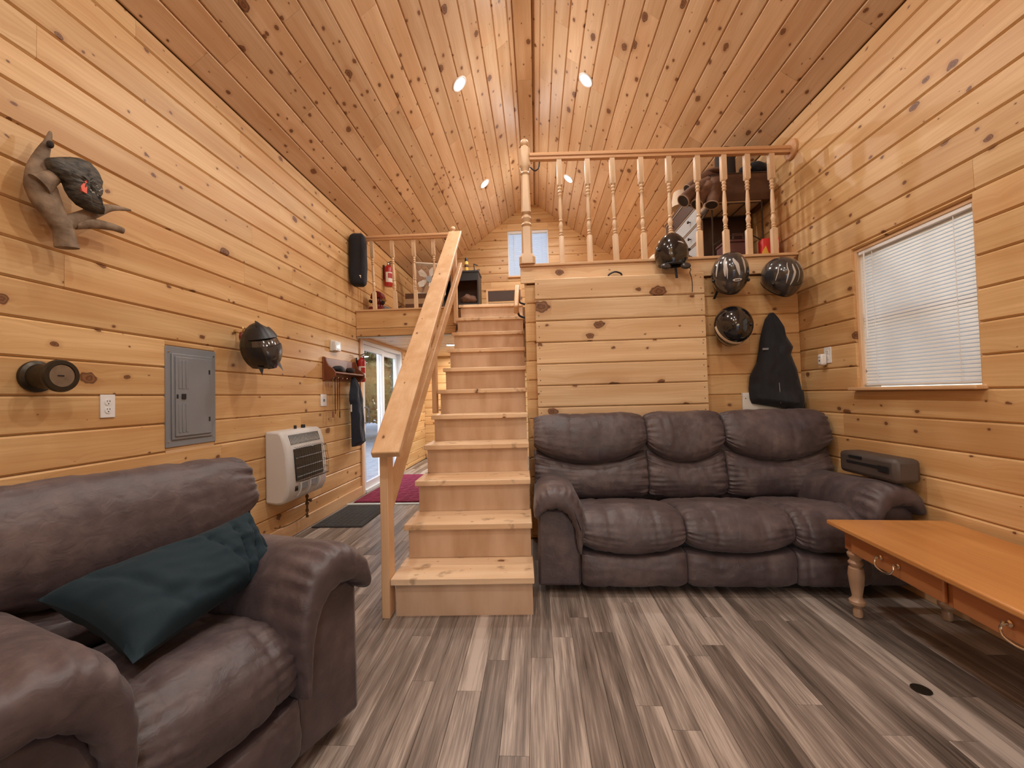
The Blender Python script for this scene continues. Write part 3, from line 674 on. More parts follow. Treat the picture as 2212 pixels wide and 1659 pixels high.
def newel(name, parent, x, y, z0, h, w, ball, tall):
    mb = MB(); n = 16; rows = []
    def sect(r, z, square):
        for k in range(n):
            an = 2*math.pi*(k+0.5)/n; c, s = math.cos(an), math.sin(an); f = r/max(abs(c), abs(s)) if square else r
            rows.append((x+f*c, y+f*s, z0+z))
    w2 = w/2
    if tall:
        P = [(w2*1.55, 0, 1), (w2*1.55, .055, 1), (w2*1.02, .09, 1), (w2, .29*h, 1), (w2*.72, .30*h, 0), (w2*1.02, .315*h, 0), (w2*.7, .335*h, 0), (w2*1.0, .365*h, 0), (w2*.72, .39*h, 0), (w2*.95, .405*h, 0), (w2*.98, .41*h, 1),
             (w2*.92, .42*h, 1), (w2*.72, .70*h, 1), (w2*.70, .705*h, 0), (w2*.95, .72*h, 0), (w2*.7, .735*h, 0), (w2*.9, .76*h, 0), (w2, .775*h, 1), (w2*1.02, .91*h, 1), (w2*.8, .925*h, 0), (w2*.55, .935*h, 0)]
    else: P = [(w2, 0, 1), (w2, .86*h, 1), (w2*.75, .885*h, 0), (w2*.5, .90*h, 0)]
    for p in P: sect(*p)
    zb = P[-1][1]; rb = ball
    for i in range(1, 9):
        a = math.pi*(0.12+0.86*i/9); sect(rb*math.sin(a), zb+rb*(1-math.cos(a))*0.95, 0)
    m = len(rows)//n; fs = [(i*n+k, i*n+(k+1) % n, (i+1)*n+(k+1) % n, (i+1)*n+k) for i in range(m-1) for k in range(n)]
    fs += [tuple(reversed(range(n))), tuple((m-1)*n+k for k in range(n))]
    mb.add(rows, fs); return mb.build(name, 'baluster', parent, smooth=35, world=True)
def handrail(parent, a, b):
    # moulded rail: cross-section swept between two points
    a = Vector(a); b = Vector(b); d = (b-a).normalized(); sd = Vector((0,0,1)).cross(d).normalized()
    sec = [(-.020,-.030), (.020,-.030), (.022,-.010), (.031,-.004), (.032,.010), (.024,.024), (.010,.030), (-.010,.030), (-.024,.024), (-.032,.010), (-.031,-.004), (-.022,-.010)]
    n = len(sec); vs = [p+sd*q[0]+Vector((0,0,q[1])) for p in (a, b) for q in sec]
    o = Vector(a); mb = MB(); 
    mb.add(vs, [(i, (i+1) % n, n+(i+1) % n, n+i) for i in range(n)]+[tuple(reversed(range(n))), tuple(range(n, 2*n))])
    return mb.build('hand_rail', 'rail', parent, smooth=30, world=True)
rr = thing('loft_railing', 'turned spindle railing with tall ball-topped newel along the right loft edge', 'railing', (1.0, YC, ZL+0.022))
newel('newel_post', rr, -0.045, 3.37, ZL+0.022, 1.06, 0.085, 0.034, True)
handrail(rr, (-0.005, 3.352, 3.115), (XR-0.022, 3.352, 3.052))
MB().lathe([(0.002, -0.024), (0.07, -0.024), (0.078, -0.016), (0.078, 0.0), (0.002, 0.0)], 28, (XR-0.001, 3.352, 3.052), 'x').build('rosette', 'rail', rr, smooth=35, world=True)
for x0, x1 in zip([0.240, 0.468, 0.680, 0.905, 1.120, 1.345, 1.553, 1.730, 1.926], [0.235, 0.463, 0.663, 0.891, 1.113, 1.338, 1.544, 1.726, 1.914]):
    spindle(rr, x0, YC+0.015, ZL+0.022, 3.115-0.030*x0-0.028, x1-x0, -0.02)
MB().sweep([(0.0, 3.352, 3.03), (0.035, 3.352, 3.0), (0.065, 3.352, 3.02), (0.075, 3.352, 3.07)], [0.006]*4, 8, ease=4).build('bracket', 'black', rr, smooth=40, world=True)
lr = thing('loft_railing', 'short turned spindle railing with small ball newel along the left loft edge', 'railing', (-1.5, YLL, ZL+0.022))
newel('newel_post', lr, -0.935, 4.775, ZL+0.022, 0.99, 0.068, 0.03, False)
handrail(lr, (-2.10, 4.80, 3.085), (-0.965, 4.775, 3.068))
for x0, x1 in ((-1.905, -1.930), (-1.650, -1.684), (-1.402, -1.421), (-1.160, -1.183)): spindle(lr, x0, YLL+0.015, ZL+0.022, 3.055, x1-x0, -0.015)
MB().sweep([(-1.04, 4.778, 3.03), (-1.0, 4.778, 3.0), (-0.972, 4.775, 2.97)], [0.006]*3, 8, ease=3).build('bracket', 'black', lr, smooth=40, world=True)

# big plank panel standing against the closet
pn = thing('plank_panel', 'tall panel of wide pine boards leaning on the closet wall behind the sofa', 'panel', (0, 0, 0))
PX0, PX1, PY = 0.010, 1.322, 3.262
rows = [0.028+0.171*k for k in range(13)]
for k in range(12):
    o = board(pn, 'plank', 'pine_panel', frame((0, PY+0.022, 0), (1,0,0), (0,0,1)), PX0, PX1, rows[k], rows[k+1]-0.001, t=0.022, ch=0.0085, gap=0.001)
for x in (PX0+0.002, 0.64, PX1-0.042): MB().box(x, x+0.04, PY+0.0225, PY+0.094, 0.0, 2.08).build('batten', 'fir_z', pn, world=True)
MB().box(PX0+0.0425, PX1-0.0425, PY+0.0225, PY+0.094, 2.03, 2.08).build('top_batten', 'fir_x', pn, world=True)
mbs = []
for k in range(12):
    for x in (PX0+0.025, PX1-0.025):
        for f in (0.25, 0.75): mbs.append((x, rows[k]+0.171*f))
nl = MB()
for x, z in mbs: nl.lathe([(0.0005, -0.0012), (0.0038, -0.0012), (0.0038, 0.001), (0.0005, 0.001)], 8, (x, PY-0.0002, z), 'y')
q = nl.build('nail_heads', 'dark_hole', pn, world=True); q['kind'] = 'stuff'
hk = tag(MB().sweep([(0.60, 3.31, 2.088), (0.605, 3.31, 2.102), (0.65, 3.31, 2.122), (0.695, 3.31, 2.108), (0.705, 3.31, 2.088)], [0.007]*5, 8, (0,1,0), 4).build('pull_handle', 'black', smooth=40), 'small black arched handle on the top edge of the plank panel', 'handle')

# ------------------------------------------------------------------ recliner sofas
def cr_spline(P, n):
    out = []
    for i in range(n+1):
        f = i/n*(len(P)-1); k = min(int(f), len(P)-2); t = f-k
        p0, p1, p2, p3 = P[max(k-1, 0)], P[k], P[k+1], P[min(k+2, len(P)-1)]
        out.append(tuple(0.5*(2*b+(c-a)*t+(2*a-5*b+4*c-d)*t*t+(3*b-a-3*c+d)*t**3) for a, b, c, d in zip(p0, p1, p2, p3)))
    return out
def loft_pad(prof, x0, x1, nu=40, nv=44, side=0.03, smile=0.0, puck=0.0, pl=0.09, seams=(), seed=0, pw=5.0, wr=0.004, arc=0.0):
    S = cr_spline(prof, nv); W = x1-x0; vs = []
    nor = []
    for j in range(nv+1):
        a, b = S[max(j-1, 0)], S[min(j+1, nv)]; dy, dz = b[0]-a[0], b[1]-a[1]; l = math.hypot(dy, dz) or 1
        nor.append((dz/l, -dy/l))
    for j in range(nv+1):
        y, z, w = S[j]; ny, nz = nor[j]; e_end = min(j, nv-j)/nv
        for i in range(nu+1):
            q = -1+2*i/nu
            q = math.copysign(1-(1-abs(q))**1.35, q)         # denser near the sides
            e = (max(0, 1-abs(q)**pw))**(1/2.2)
            d = (e-1)*side
            xd = (1-abs(q))*W/2
            if puck:
                ph = noise.noise(Vector((seed*3.1+q*0.6, j*0.09, 4.0)))*4
                d -= puck*math.exp(-xd/pl)*(0.5+0.9*noise.noise(Vector((seed*3.1+(9 if q > 0 else 0), j*0.42+xd*6, 1.5)))+0.25*math.sin(j*1.9+ph))*min(1, e_end*9)
            x = x0+W*(q+1)/2
            d += wr*noise.noise(Vector((x*7+seed, y*7+z*3, z*9)))+wr*0.7*noise.noise(Vector((x*22+seed, y*15, z*14)))-wr*1.1*max(0, noise.noise(Vector((x*34+seed*2, y*7+z*5, 3.0)))-0.15)
            for sx in seams:
                t = (x-sx)/0.010; d -= 0.0045*math.exp(-t*t); t2 = (x-sx)/0.05
                d -= 0.0035*math.exp(-t2*t2)*(0.5+0.5*math.sin(j*1.7+seed))
            yy = y+ny*d - arc*(1-q*q)*(1-w*0.3); zz = z+nz*d-smile*w*(1-abs(q)**2.0)
            vs.append((x, yy, zz))
    n1 = nu+1
    fs = [(j*n1+i, (j+1)*n1+i, (j+1)*n1+i+1, j*n1+i+1) for j in range(nv) for i in range(nu)]
    fs.append(tuple(j*n1 for j in range(nv+1))); fs.append(tuple(j*n1+nu for j in range(nv, -1, -1)))
    fs += [(nv*n1+i, i, i+1, nv*n1+i+1) for i in range(nu)]
    return MB().add(vs, fs)
def arm_band(root, fx, w, armz, s):
    # padded roll over the arm: one closed outline wrapping down the seat side, rounded and gathered at the front
    k = w/0.265
    O = [(.0,.485),(-.004,.55),(.022,.615),(.08,.657),(.15,.664),(.215,.640),(.262,.580),(.286,.490),(.284,.395),(.274,.315),(.262,.248),(.248,.250),(.236,.320),(.226,.400),(.204,.468),(.168,.512),(.12,.530),(.065,.522),(.025,.482)]
    SP = [(.012,.515),(.035,.565),(.09,.598),(.155,.592),(.205,.560),(.240,.50),(.254,.41),(.254,.33),(.255,.27)]
    n = len(O); C = []
    for i in range(n):
        p0, p1, p2, p3 = [O[(i+q) % n] for q in (-1, 0, 1, 2)]
        for m in range(8):
            t = m/8; C.append(tuple(0.5*(2*b+(c_-a)*t+(2*a-5*b+4*c_-d)*t*t+(3*b-a-3*c_+d)*t**3) for a, b, c_, d in zip(p0, p1, p2, p3)))
    def near(p):
        best = None
        for a, b in zip(SP, SP[1:]):
            dx, dz = b[0]-a[0], b[1]-a[1]; t = max(0, min(1, ((p[0]-a[0])*dx+(p[1]-a[1])*dz)/(dx*dx+dz*dz)))
            q = (a[0]+dx*t, a[1]+dz*t); d = (p[0]-q[0])**2+(p[1]-q[1])**2
            if best is None or d < best[0]: best = (d, q)
        return best[1]
    NR = [near(p) for p in C]; m = len(C); rows = []
    ts = [(0.80, 1.0), (0.66, 1.0), (0.54, 1.0), (0.42, 1.0), (0.32, 1.0), (0.24, 1.0), (0.18, 1.0), (0.135, 1.0), (0.10, 1.0), (0.07, 0.995), (0.04, 0.98), (0.012, 0.94), (-0.010, 0.86), (-0.026, 0.74), (-0.036, 0.58), (-0.041, 0.38), (-0.043, 0.14)]
    for j, (y, f) in enumerate(ts):
        for i, (p, q) in enumerate(zip(C, NR)):
            g = math.exp(-((y-0.02)/0.085)**2)
            ple = 1+g*0.085*math.sin(i*1.12+2.2*noise.noise(Vector((i*0.13, y*6, s*5))))*min(1, f*1.2)
            nz = 1+0.05*noise.noise(Vector((p[0]*12, y*7, p[1]*9+s*3)))
            x = q[0]+(p[0]-q[0])*f*ple*nz; z = q[1]+(p[1]-q[1])*f*ple*nz
            z = z*(1-0.07*max(0, y-0.1)/0.7*(z > 0.45))*(armz if z > .4 else 1)
            rows.append((fx(x*k), y, z))
    fs = [(j*m+i, j*m+(i+1) % m, (j+1)*m+(i+1) % m, (j+1)*m+i) for j in range(len(ts)-1) for i in range(m)]
    fs += [tuple(range(m)), tuple((len(ts)-1)*m+i for i in reversed(range(m)))]
    MB().add(rows, fs).build('arm_pad', 'leather', root, smooth=75)
def recliner(root, W, seats, backs, arm_w, hz=1.0, bseams=None, armz=1.0, back_y=0.0, dip=0.075):
    # the hidden body that everything is mounted on
    MB().box(arm_w*0.55, W-arm_w*0.55, 0.10, 0.86, 0.045, 0.34).build('base_frame', 'dark_base', root)
    MB().prism([(0.70+back_y, 0.30), (0.655+back_y, 0.86*hz), (0.72+back_y, 0.955*hz), (0.80+back_y, 0.93*hz), (0.84+back_y, 0.10), (0.74+back_y, 0.10)], 0.05, W-0.05, 'x').build('back_shell', 'leather', root, bevel=0.02)
    for i, (a, b) in enumerate(seats):
        seat = [(.64,.36,0), (.60,.405,0), (.45,.435,0), (.25,.468,0), (.12,.475,.1), (.035,.445,.35), (-.015,.39,.7), (-.022,.33,.9), (.0,.285,1), (.06,.262,1)]
        loft_pad(seat, a+0.002, b-0.002, 60, 64, 0.035, 0.040, 0.012, 0.10, ((a+b)/2-0.13, (a+b)/2+0.13), i*5+int(W*10), wr=0.005).build('seat_cushion', 'leather', root, smooth=60)
        foot = [(.09,.262,1), (.015,.255,1), (-.010,.215,.6), (-.016,.15,.1), (-.012,.085,0), (.012,.05,0), (.07,.042,0)]
        loft_pad(foot, a+0.002, b-0.002, 36, 26, 0.022, 0.040, 0.007, 0.06, ((a+b)/2-0.14, (a+b)/2+0.14), i*7+3, wr=0.004).build('footrest_panel', 'leather', root, smooth=60)
    for i, (a, b) in enumerate(backs):
        sm = (bseams[i] if bseams else ())
        up_ = [(.80,.90*hz,0), (.775,.965*hz,0), (.72,.995*hz,0), (.655,.975*hz,0), (.595,.905*hz,.1), (.565,.825*hz,.5), (.578,.765*hz,.9), (.635,.735*hz,1), (.70,.735*hz,1)]
        up_ = [(y+back_y, z, w) for y, z, w in up_]
        loft_pad(up_, a+0.002, b-0.002, 64, 60, 0.036, dip, 0.020, 0.07, sm, i*11+2, wr=0.006).build('head_cushion', 'leather', root, smooth=60)
        lo_ = [(.70,.76*hz,1), (.635,.738*hz,1), (.60,.695*hz,.9), (.578,.62*hz,.45), (.562,.53*hz,.1), (.57,.46,0), (.61,.405,0), (.69,.39,0)]
        lo_ = [(y+back_y, z, w) for y, z, w in lo_]
        loft_pad(lo_, a+0.002, b-0.002, 64, 56, 0.034, dip, 0.018, 0.08, sm, i*13+5, wr=0.006).build('lumbar_cushion', 'leather', root, smooth=60)
    for s in (0, 1):
        fx = (lambda x: x) if s == 0 else (lambda x: W-x)
        ab = MB()
        P = [(0.012, 0.050), (arm_w-0.005, 0.050), (arm_w-0.005, 0.235), (arm_w-0.022, 0.30), (arm_w-0.030, 0.40), (arm_w-0.055, 0.47*armz), (arm_w-0.10, 0.52*armz), (0.06, 0.53*armz), (0.018, 0.49*armz)]
        P = [(fx(x), z) for x, z in P]
        ab.prism(P if s == 0 else list(reversed(P)), 0.02, 0.82, 'y').build('arm_panel', 'leather', root, bevel=0.016)
        arm_band(root, fx, arm_w, armz, s)
so = thing('sofa', 'three-seat brown suede-look recliner sofa along the closet wall beside the stairs', 'sofa', (-0.030, 2.395, 0))
recliner(so, 2.105, [(0.262, 0.855), (0.855, 1.45), (1.45, 1.845)], [(0.0, 0.81), (0.81, 1.355), (1.355, 2.08)], 0.265, hz=1.015, bseams=[(0.27,), (), (1.80,)], armz=0.93, dip=0.10)
TH = R(67); CX, CY = -1.010, 0.615
ch = thing('recliner_chair', 'wide brown suede-look recliner armchair in the near left corner holding a pillow', 'armchair', (CX, CY, 0), (0, 0, TH))
recliner(ch, 0.94, [(0.262, 0.69)], [(0.0, 0.94)], 0.265, hz=0.935, bseams=[(0.26, 0.70)], dip=0.15)
# dark pillow lying across the armchair seat
def cloc(x, y, z): return (CX+math.cos(TH)*x-math.sin(TH)*y, CY+math.sin(TH)*x+math.cos(TH)*y, z)

# ------------------------------------------------------------------ pillow, table
def pillow(BL, BR, TL, TR, th, mat, name, label, cat, seed=3):
    BL, BR, TL, TR = map(Vector, (BL, BR, TL, TR))
    n0 = ((BR-BL).cross(TL-BL)).normalized(); n1 = ((BR-BL).cross(TR-BR)).normalized()
    def surf(sg):
        def f(u, v):
            a, b = 2*u-1, 2*v-1
            a2 = a*(1-0.09*(1-abs(b)**2)*abs(a)**3); b2 = b*(1-0.09*(1-abs(a)**2)*abs(b)**3)
            uu, vv = (a2+1)/2, (b2+1)/2
            p = (BL*(1-uu)+BR*uu)*(1-vv)+(TL*(1-uu)+TR*uu)*vv; n = (n0*(1-uu)+n1*uu).normalized()
            e = (max(0, 1-abs(a)**2.8)*max(0, 1-abs(b)**2.3))**0.48
            w = noise.noise(Vector((a*2.2+seed, b*3.0, sg*3)))*0.014+noise.noise(Vector((a*6+seed, b*5.0, sg*3)))*0.005
            for (c, k, s, d) in ((0.52, -0.16, 0.030, 0.014), (0.70, -0.24, 0.026, 0.012), (0.34, 0.10, 0.03, 0.009), (-0.55, 0.2, 0.05, 0.008), (0.86, -0.1, 0.02, 0.008)):
                w -= d*math.exp(-((a-c+k*b)/s)**2)
            return p+n*sg*(th*e+w*min(1, e*1.6))
        return f
    return tag(MB().grid(64, 34, surf(1), surf(-1)).build(name, mat, smooth=70), label, cat)
pillow(cloc(.335, .150, .515), cloc(.815, .285, .545), cloc(.27, .535, .625), cloc(.745, .35, .765), 0.088, 'teal', 'pillow', 'long dark teal pillow slumped across the recliner armchair seat', 'pillow')

tb = thing('coffee_table', 'honey-stained wooden coffee table with drawers and turned leg by the right wall', 'table', (1.505, 2.285, 0), (0, 0, R(-3.5)))
TZ = 0.462; TL, TW = 1.28, 0.565                   # local: x towards the wall, -y towards the camera
MB().box(0, TW, -TL, 0.0, TZ-0.026, TZ).build('table_top', 'oak', tb, bevel=0.007)
MB().box(0.055, 0.073, -TL+0.11, -0.11, TZ-0.135, TZ-0.0265).build('apron', 'oak_edge', tb)
MB().box(TW-0.073, TW-0.055, -TL+0.11, -0.11, TZ-0.135, TZ-0.0265).build('apron', 'oak_edge', tb)
MB().box(0.11, TW-0.11, -0.073, -0.055, TZ-0.135, TZ-0.0265).build('apron', 'oak_edge', tb)
MB().box(0.11, TW-0.11, -TL+0.055, -TL+0.073, TZ-0.135, TZ-0.0265).build('apron', 'oak_edge', tb)
for k in range(2):
    a = -0.125-k*0.535; d = MB().box(0.036, 0.054, a-0.50, a, TZ-0.128, TZ-0.036).build('drawer', 'oak_edge', tb, bevel=0.005)
    m_ = a-0.25; h = MB()
    for s in (-0.048, 0.048): MB().lathe([(0.002, 0), (0.011, 0), (0.011, -0.006), (0.005, -0.010), (0.005, -0.020), (0.008, -0.024), (0.002, -0.027)], 12, (0.036, m_+s, TZ-0.072), 'x').build('handle_post', 'nickel', d, smooth=40)
    MB().tube([(0.012, m_-0.048, TZ-0.072), (0.008, m_-0.052, TZ-0.088), (0.004, m_-0.038, TZ-0.108), (0.004, m_, TZ-0.116), (0.004, m_+0.038, TZ-0.108), (0.008, m_+0.052, TZ-0.088), (0.012, m_+0.048, TZ-0.072)], 0.0042, 8, 4).build('bail_handle', 'nickel', d, smooth=40)
lp = [(0.015, 0.0), (0.020, 0.005), (0.021, 0.03), (0.017, 0.045), (0.022, 0.055), (0.034, 0.068), (0.035, 0.082), (0.024, 0.094), (0.021, 0.105), (0.030, 0.16), (0.0345, 0.21), (0.031, 0.245), (0.022, 0.252), (0.030, 0.262), (0.032, 0.272), (0.024, 0.282), (0.024, 0.290), (0.033, 0.302), (0.035, 0.315), (0.026, 0.328), (0.030, 0.332)]
for x, y in ((0.082, -0.082), (TW-0.082, -0.082), (0.082, -TL+0.082), (TW-0.082, -TL+0.082)):
    g = MB().lathe([(r, z) for r, z in lp], 24, (x, y, 0)).build('leg', 'oak_leg', tb, smooth=35)
    MB().box(x-0.028, x+0.028, y-0.028, y+0.028, TZ-0.13, TZ-0.0262).build('leg_block', 'oak_edge', g)
tag(MB().lathe([(0.001, 0), (0.030, 0), (0.032, 0.0022), (0.026, 0.0034), (0.001, 0.003)], 28, (1.427, 1.683, 0.0002)).build('floor_cap', 'gunmetal', smooth=30), 'small round dark metal cap set in the floor planks', 'floor cap')

# ------------------------------------------------------------------ left wall, near to far
g = thing('round_gauge', 'dark spool-shaped wall gauge with brushed round dial above the armchair', 'gauge', (XL, 1.632, 1.288))
MB().lathe([(0.002, 0), (0.066, 0), (0.068, 0.006), (0.066, 0.014), (0.054, 0.022), (0.052, 0.085), (0.056, 0.098), (0.068, 0.106), (0.070, 0.116), (0.066, 0.124), (0.050, 0.125), (0.048, 0.120), (0.002, 0.120)], 40, (0,0,0), 'x').build('housing', 'gunmetal', g, smooth=35)
MB().lathe([(0.002, 0.1203), (0.047, 0.1203), (0.047, 0.1225), (0.002, 0.1225)], 36, (0,0,0), 'x').build('dial', 'dial', g, smooth=40)
MB().box(0.1226, 0.1245, -0.016, 0.006, -0.003, 0.003).build('needle', 'black', g)
def outlet(name, label, wall, y, z, kind='duplex', w=0.070, h=0.114):
    s = 1 if wall == 'L' else -1; X = XL if wall == 'L' else XR
    t = thing(name, label, 'outlet' if kind != 'switch' else 'switch', (X, y, z))
    MB().box(min(0, s*0.006), max(0, s*0.006), -w/2, w/2, -h/2, h/2).build('cover_plate', 'white', t, bevel=0.002)
    for zz in (0.0195, -0.0195):
        if kind == 'switch': 
            MB().box(min(s*0.006, s*0.012), max(s*0.006, s*0.012), -0.012 if zz > 0 else 0.004, -0.004 if zz > 0 else 0.012, -0.012, 0.012).build('toggle', 'grey_metal', t, bevel=0.001); continue
        MB().lathe([(0.001, s*0.006), (0.0165, s*0.006), (0.0165, s*0.0085), (0.001, s*0.0085)], 20, (0, 0, zz), 'x').build('receptacle', 'white', t, smooth=30)
        q = MB()
        for dy in (-0.006, 0.006): q.box(min(s*0.0085, s*0.0092), max(s*0.0085, s*0.0092), dy-0.0013, dy+0.0013, zz+0.001, zz+0.009)
        q.box(min(s*0.0085, s*0.0092), max(s*0.0085, s*0.0092), -0.0025, 0.0025, zz-0.010, zz-0.005); o = q.build('slot', 'dark_hole', t); o['kind'] = 'stuff'
    return t
outlet('wall_outlet', 'white duplex outlet between the round gauge and the grey breaker panel', 'L', 1.925, 1.154)
ep = thing('breaker_panel', 'grey steel electrical breaker panel set into the left wall', 'electrical panel', (XL, 2.427, 1.20))
MB().box(-0.017, 0.006, -0.184, 0.184, -0.295, 0.295).build('cover', 'grey_metal', ep, bevel=0.002)
MB().box(0.006, 0.014, -0.150, 0.150, -0.255, 0.255).build('frame', 'grey_metal', ep, bevel=0.004)
dd = MB().box(0.014, 0.021, -0.132, 0.132, -0.236, 0.236).build('door', 'grey_metal', ep, bevel=0.003)
for y in (-0.105, -0.080, -0.055):
    for a, b in ((0.045, 0.215), (-0.215, -0.045)): MB().box(0.021, 0.0235, y-0.008, y+0.008, a, b).build('rib', 'grey_metal', dd, bevel=0.0015)
MB().box(0.021, 0.0275, -0.094, -0.066, -0.016, 0.016).build('latch', 'black', dd, bevel=0.002)
MB().box(0.0211, 0.0222, -0.128, -0.116, -0.012, 0.012).build('latch_slot', 'dark_hole', dd)
for y, z in ((-0.166, 0.262), (0.166, 0.262), (-0.166, -0.262), (0.166, -0.262)): MB().lathe([(0.001, 0.006), (0.006, 0.006), (0.005, 0.0085), (0.001, 0.009)], 12, (0, y, z), 'x').build('screw', 'steel', ep, smooth=30)
for z in (0.155, -0.145): MB().box(0.0212, 0.0230, 0.110, 0.120, z-0.014, z+0.014).build('hinge', 'black', dd)
front = struct(MB().box(XL-T, XL-0.001, 2.25, 2.604, 0.868, 0.9065).build('trim_7', 'fir_y'))

# antler mount with the painted carving
def W2(y, z, x): return (x, y, z)
am = thing('antler_mount', 'weathered grey antler branch mounted high on the left wall', 'antler', (XL, 1.67, 2.05))
X0 = XL+0.075
def branch(name, pts, rads, par, dx=0.0, n=14):
    f = lambda t, a: 1+0.10*noise.noise(Vector((math.cos(a)*1.5, math.sin(a)*1.5, t*5+len(pts))))
    return MB().sweep([(X0+dx+i*0.002, y, z) for i, (y, z) in enumerate(pts)], rads, n, (0,1,0), 5, f).build(name, 'antler', par, smooth=70, world=True)
branch('main_beam', [(1.622, 2.340), (1.610, 2.285), (1.587, 2.211), (1.578, 2.139), (1.583, 2.077), (1.606, 2.019), (1.635, 1.972), (1.661, 1.922), (1.674, 1.853)],
    [(0.005, .005), (0.014, .012), (0.026, .020), (0.044, .028), (0.058, .034), (0.054, .032), (0.043, .030), (0.037, .032), (0.040, .040)], am)
branch('tine', [(1.636, 1.941), (1.693, 1.979), (1.75, 2.031), (1.80, 2.075), (1.863, 2.118), (1.953, 2.147)], [(.036, .026), (.030, .024), (.027, .022), (.024, .02), (.016, .012), (.004, .004)], am, 0.01)
branch('tine', [(1.700, 1.975), (1.779, 2.005), (1.853, 2.022), (1.913, 2.026)], [(.026, .02), (.024, .018), (.019, .015), (.015, .013)], am, 0.015)
branch('tine', [(1.560, 2.075), (1.589, 2.111), (1.618, 2.146)], [(.045, .025), (.034, .024), (.022, .018)], am, 0.03)
MB().ball((X0+0.030, 1.598, 2.268), (0.012, 0.012, 0.016), 10, 6).build('burr', 'lining', am, smooth=60, world=True)
def inflate(out, cx, cy, depth, back, n=6, jit=0.0, seed=0):
    m = len(out); vs = []; 
    for k in range(n+1):
        f = 1-k/n*0.94; h = depth*math.sqrt(max(0, 1-f**2.2))
        for i, (a, b) in enumerate(out): vs.append((h+jit*noise.noise(Vector((a*25+seed, b*25, k)))*(k > 0), cx+(a-cx)*f, cy+(b-cy)*f))
    for (a, b) in out: vs.append((-back, a, b))
    fs = [(k*m+i, k*m+(i+1) % m, (k+1)*m+(i+1) % m, (k+1)*m+i) for k in range(n) for i in range(m)]
    fs.append(tuple(n*m+i for i in range(m))); o = (n+1)*m
    fs += [(o+i, o+(i+1) % m, (i+1) % m, i) for i in range(m)]; fs.append(tuple(reversed(range(o, o+m))))
    return MB().add(vs, fs)
XB = XL+0.135
outl = [(1.57, 2.183), (1.578, 2.198), (1.606, 2.217), (1.647, 2.241), (1.686, 2.259), (1.718, 2.263), (1.746, 2.251), (1.768, 2.23), (1.78, 2.2), (1.776, 2.15), (1.767, 2.108), (1.778, 2.081), (1.789, 2.051), (1.754, 2.048), (1.723, 2.045), (1.689, 2.05), (1.66, 2.07), (1.643, 2.094), (1.634, 2.118), (1.615, 2.128), (1.596, 2.139), (1.58, 2.16)]
def dens(P): 
    out = []
    for i in range(len(P)):
        a, b = P[i], P[(i+1) % len(P)]; out += [a, ((a[0]+b[0])/2, (a[1]+b[1])/2)]
    return out
cv = inflate(dens(outl), 1.695, 2.15, 0.034, 0.022, 8, 0.012).xf(Matrix.Translation((XB, 0, 0)))
cvo = tag(cv.build('bird_carving', 'carving', smooth=60), 'dark bark-textured carving with a salmon triangle perched on the antler', 'carving')
MB().prism([(1.662, 2.118), (1.690, 2.168), (1.686, 2.096), (1.668, 2.099)], XB+0.018, XB+0.0335, 'x').build('colour_patch', 'carving_red', cvo)
fl_ = MB(); rg = random.Random(2)
for i in range(16):
    a = 1.700+i*0.0040; b = 2.118+rg.uniform(-.003, .003)-i*0.0003; fl_.box(XB+0.012, XB+0.0355-i*0.0009, a-0.0012, a+0.0012, b-0.0022, b+0.0022)
for (a, b) in ((1.738, 2.150), (1.746, 2.145), (1.730, 2.156), (1.752, 2.150), (1.742, 2.138)): fl_.box(XB+0.012, XB+0.030, a-0.003, a+0.003, b-0.002, b+0.002)
o = fl_.build('pale_marks', 'pale_fleck', cvo); o['kind'] = 'stuff'

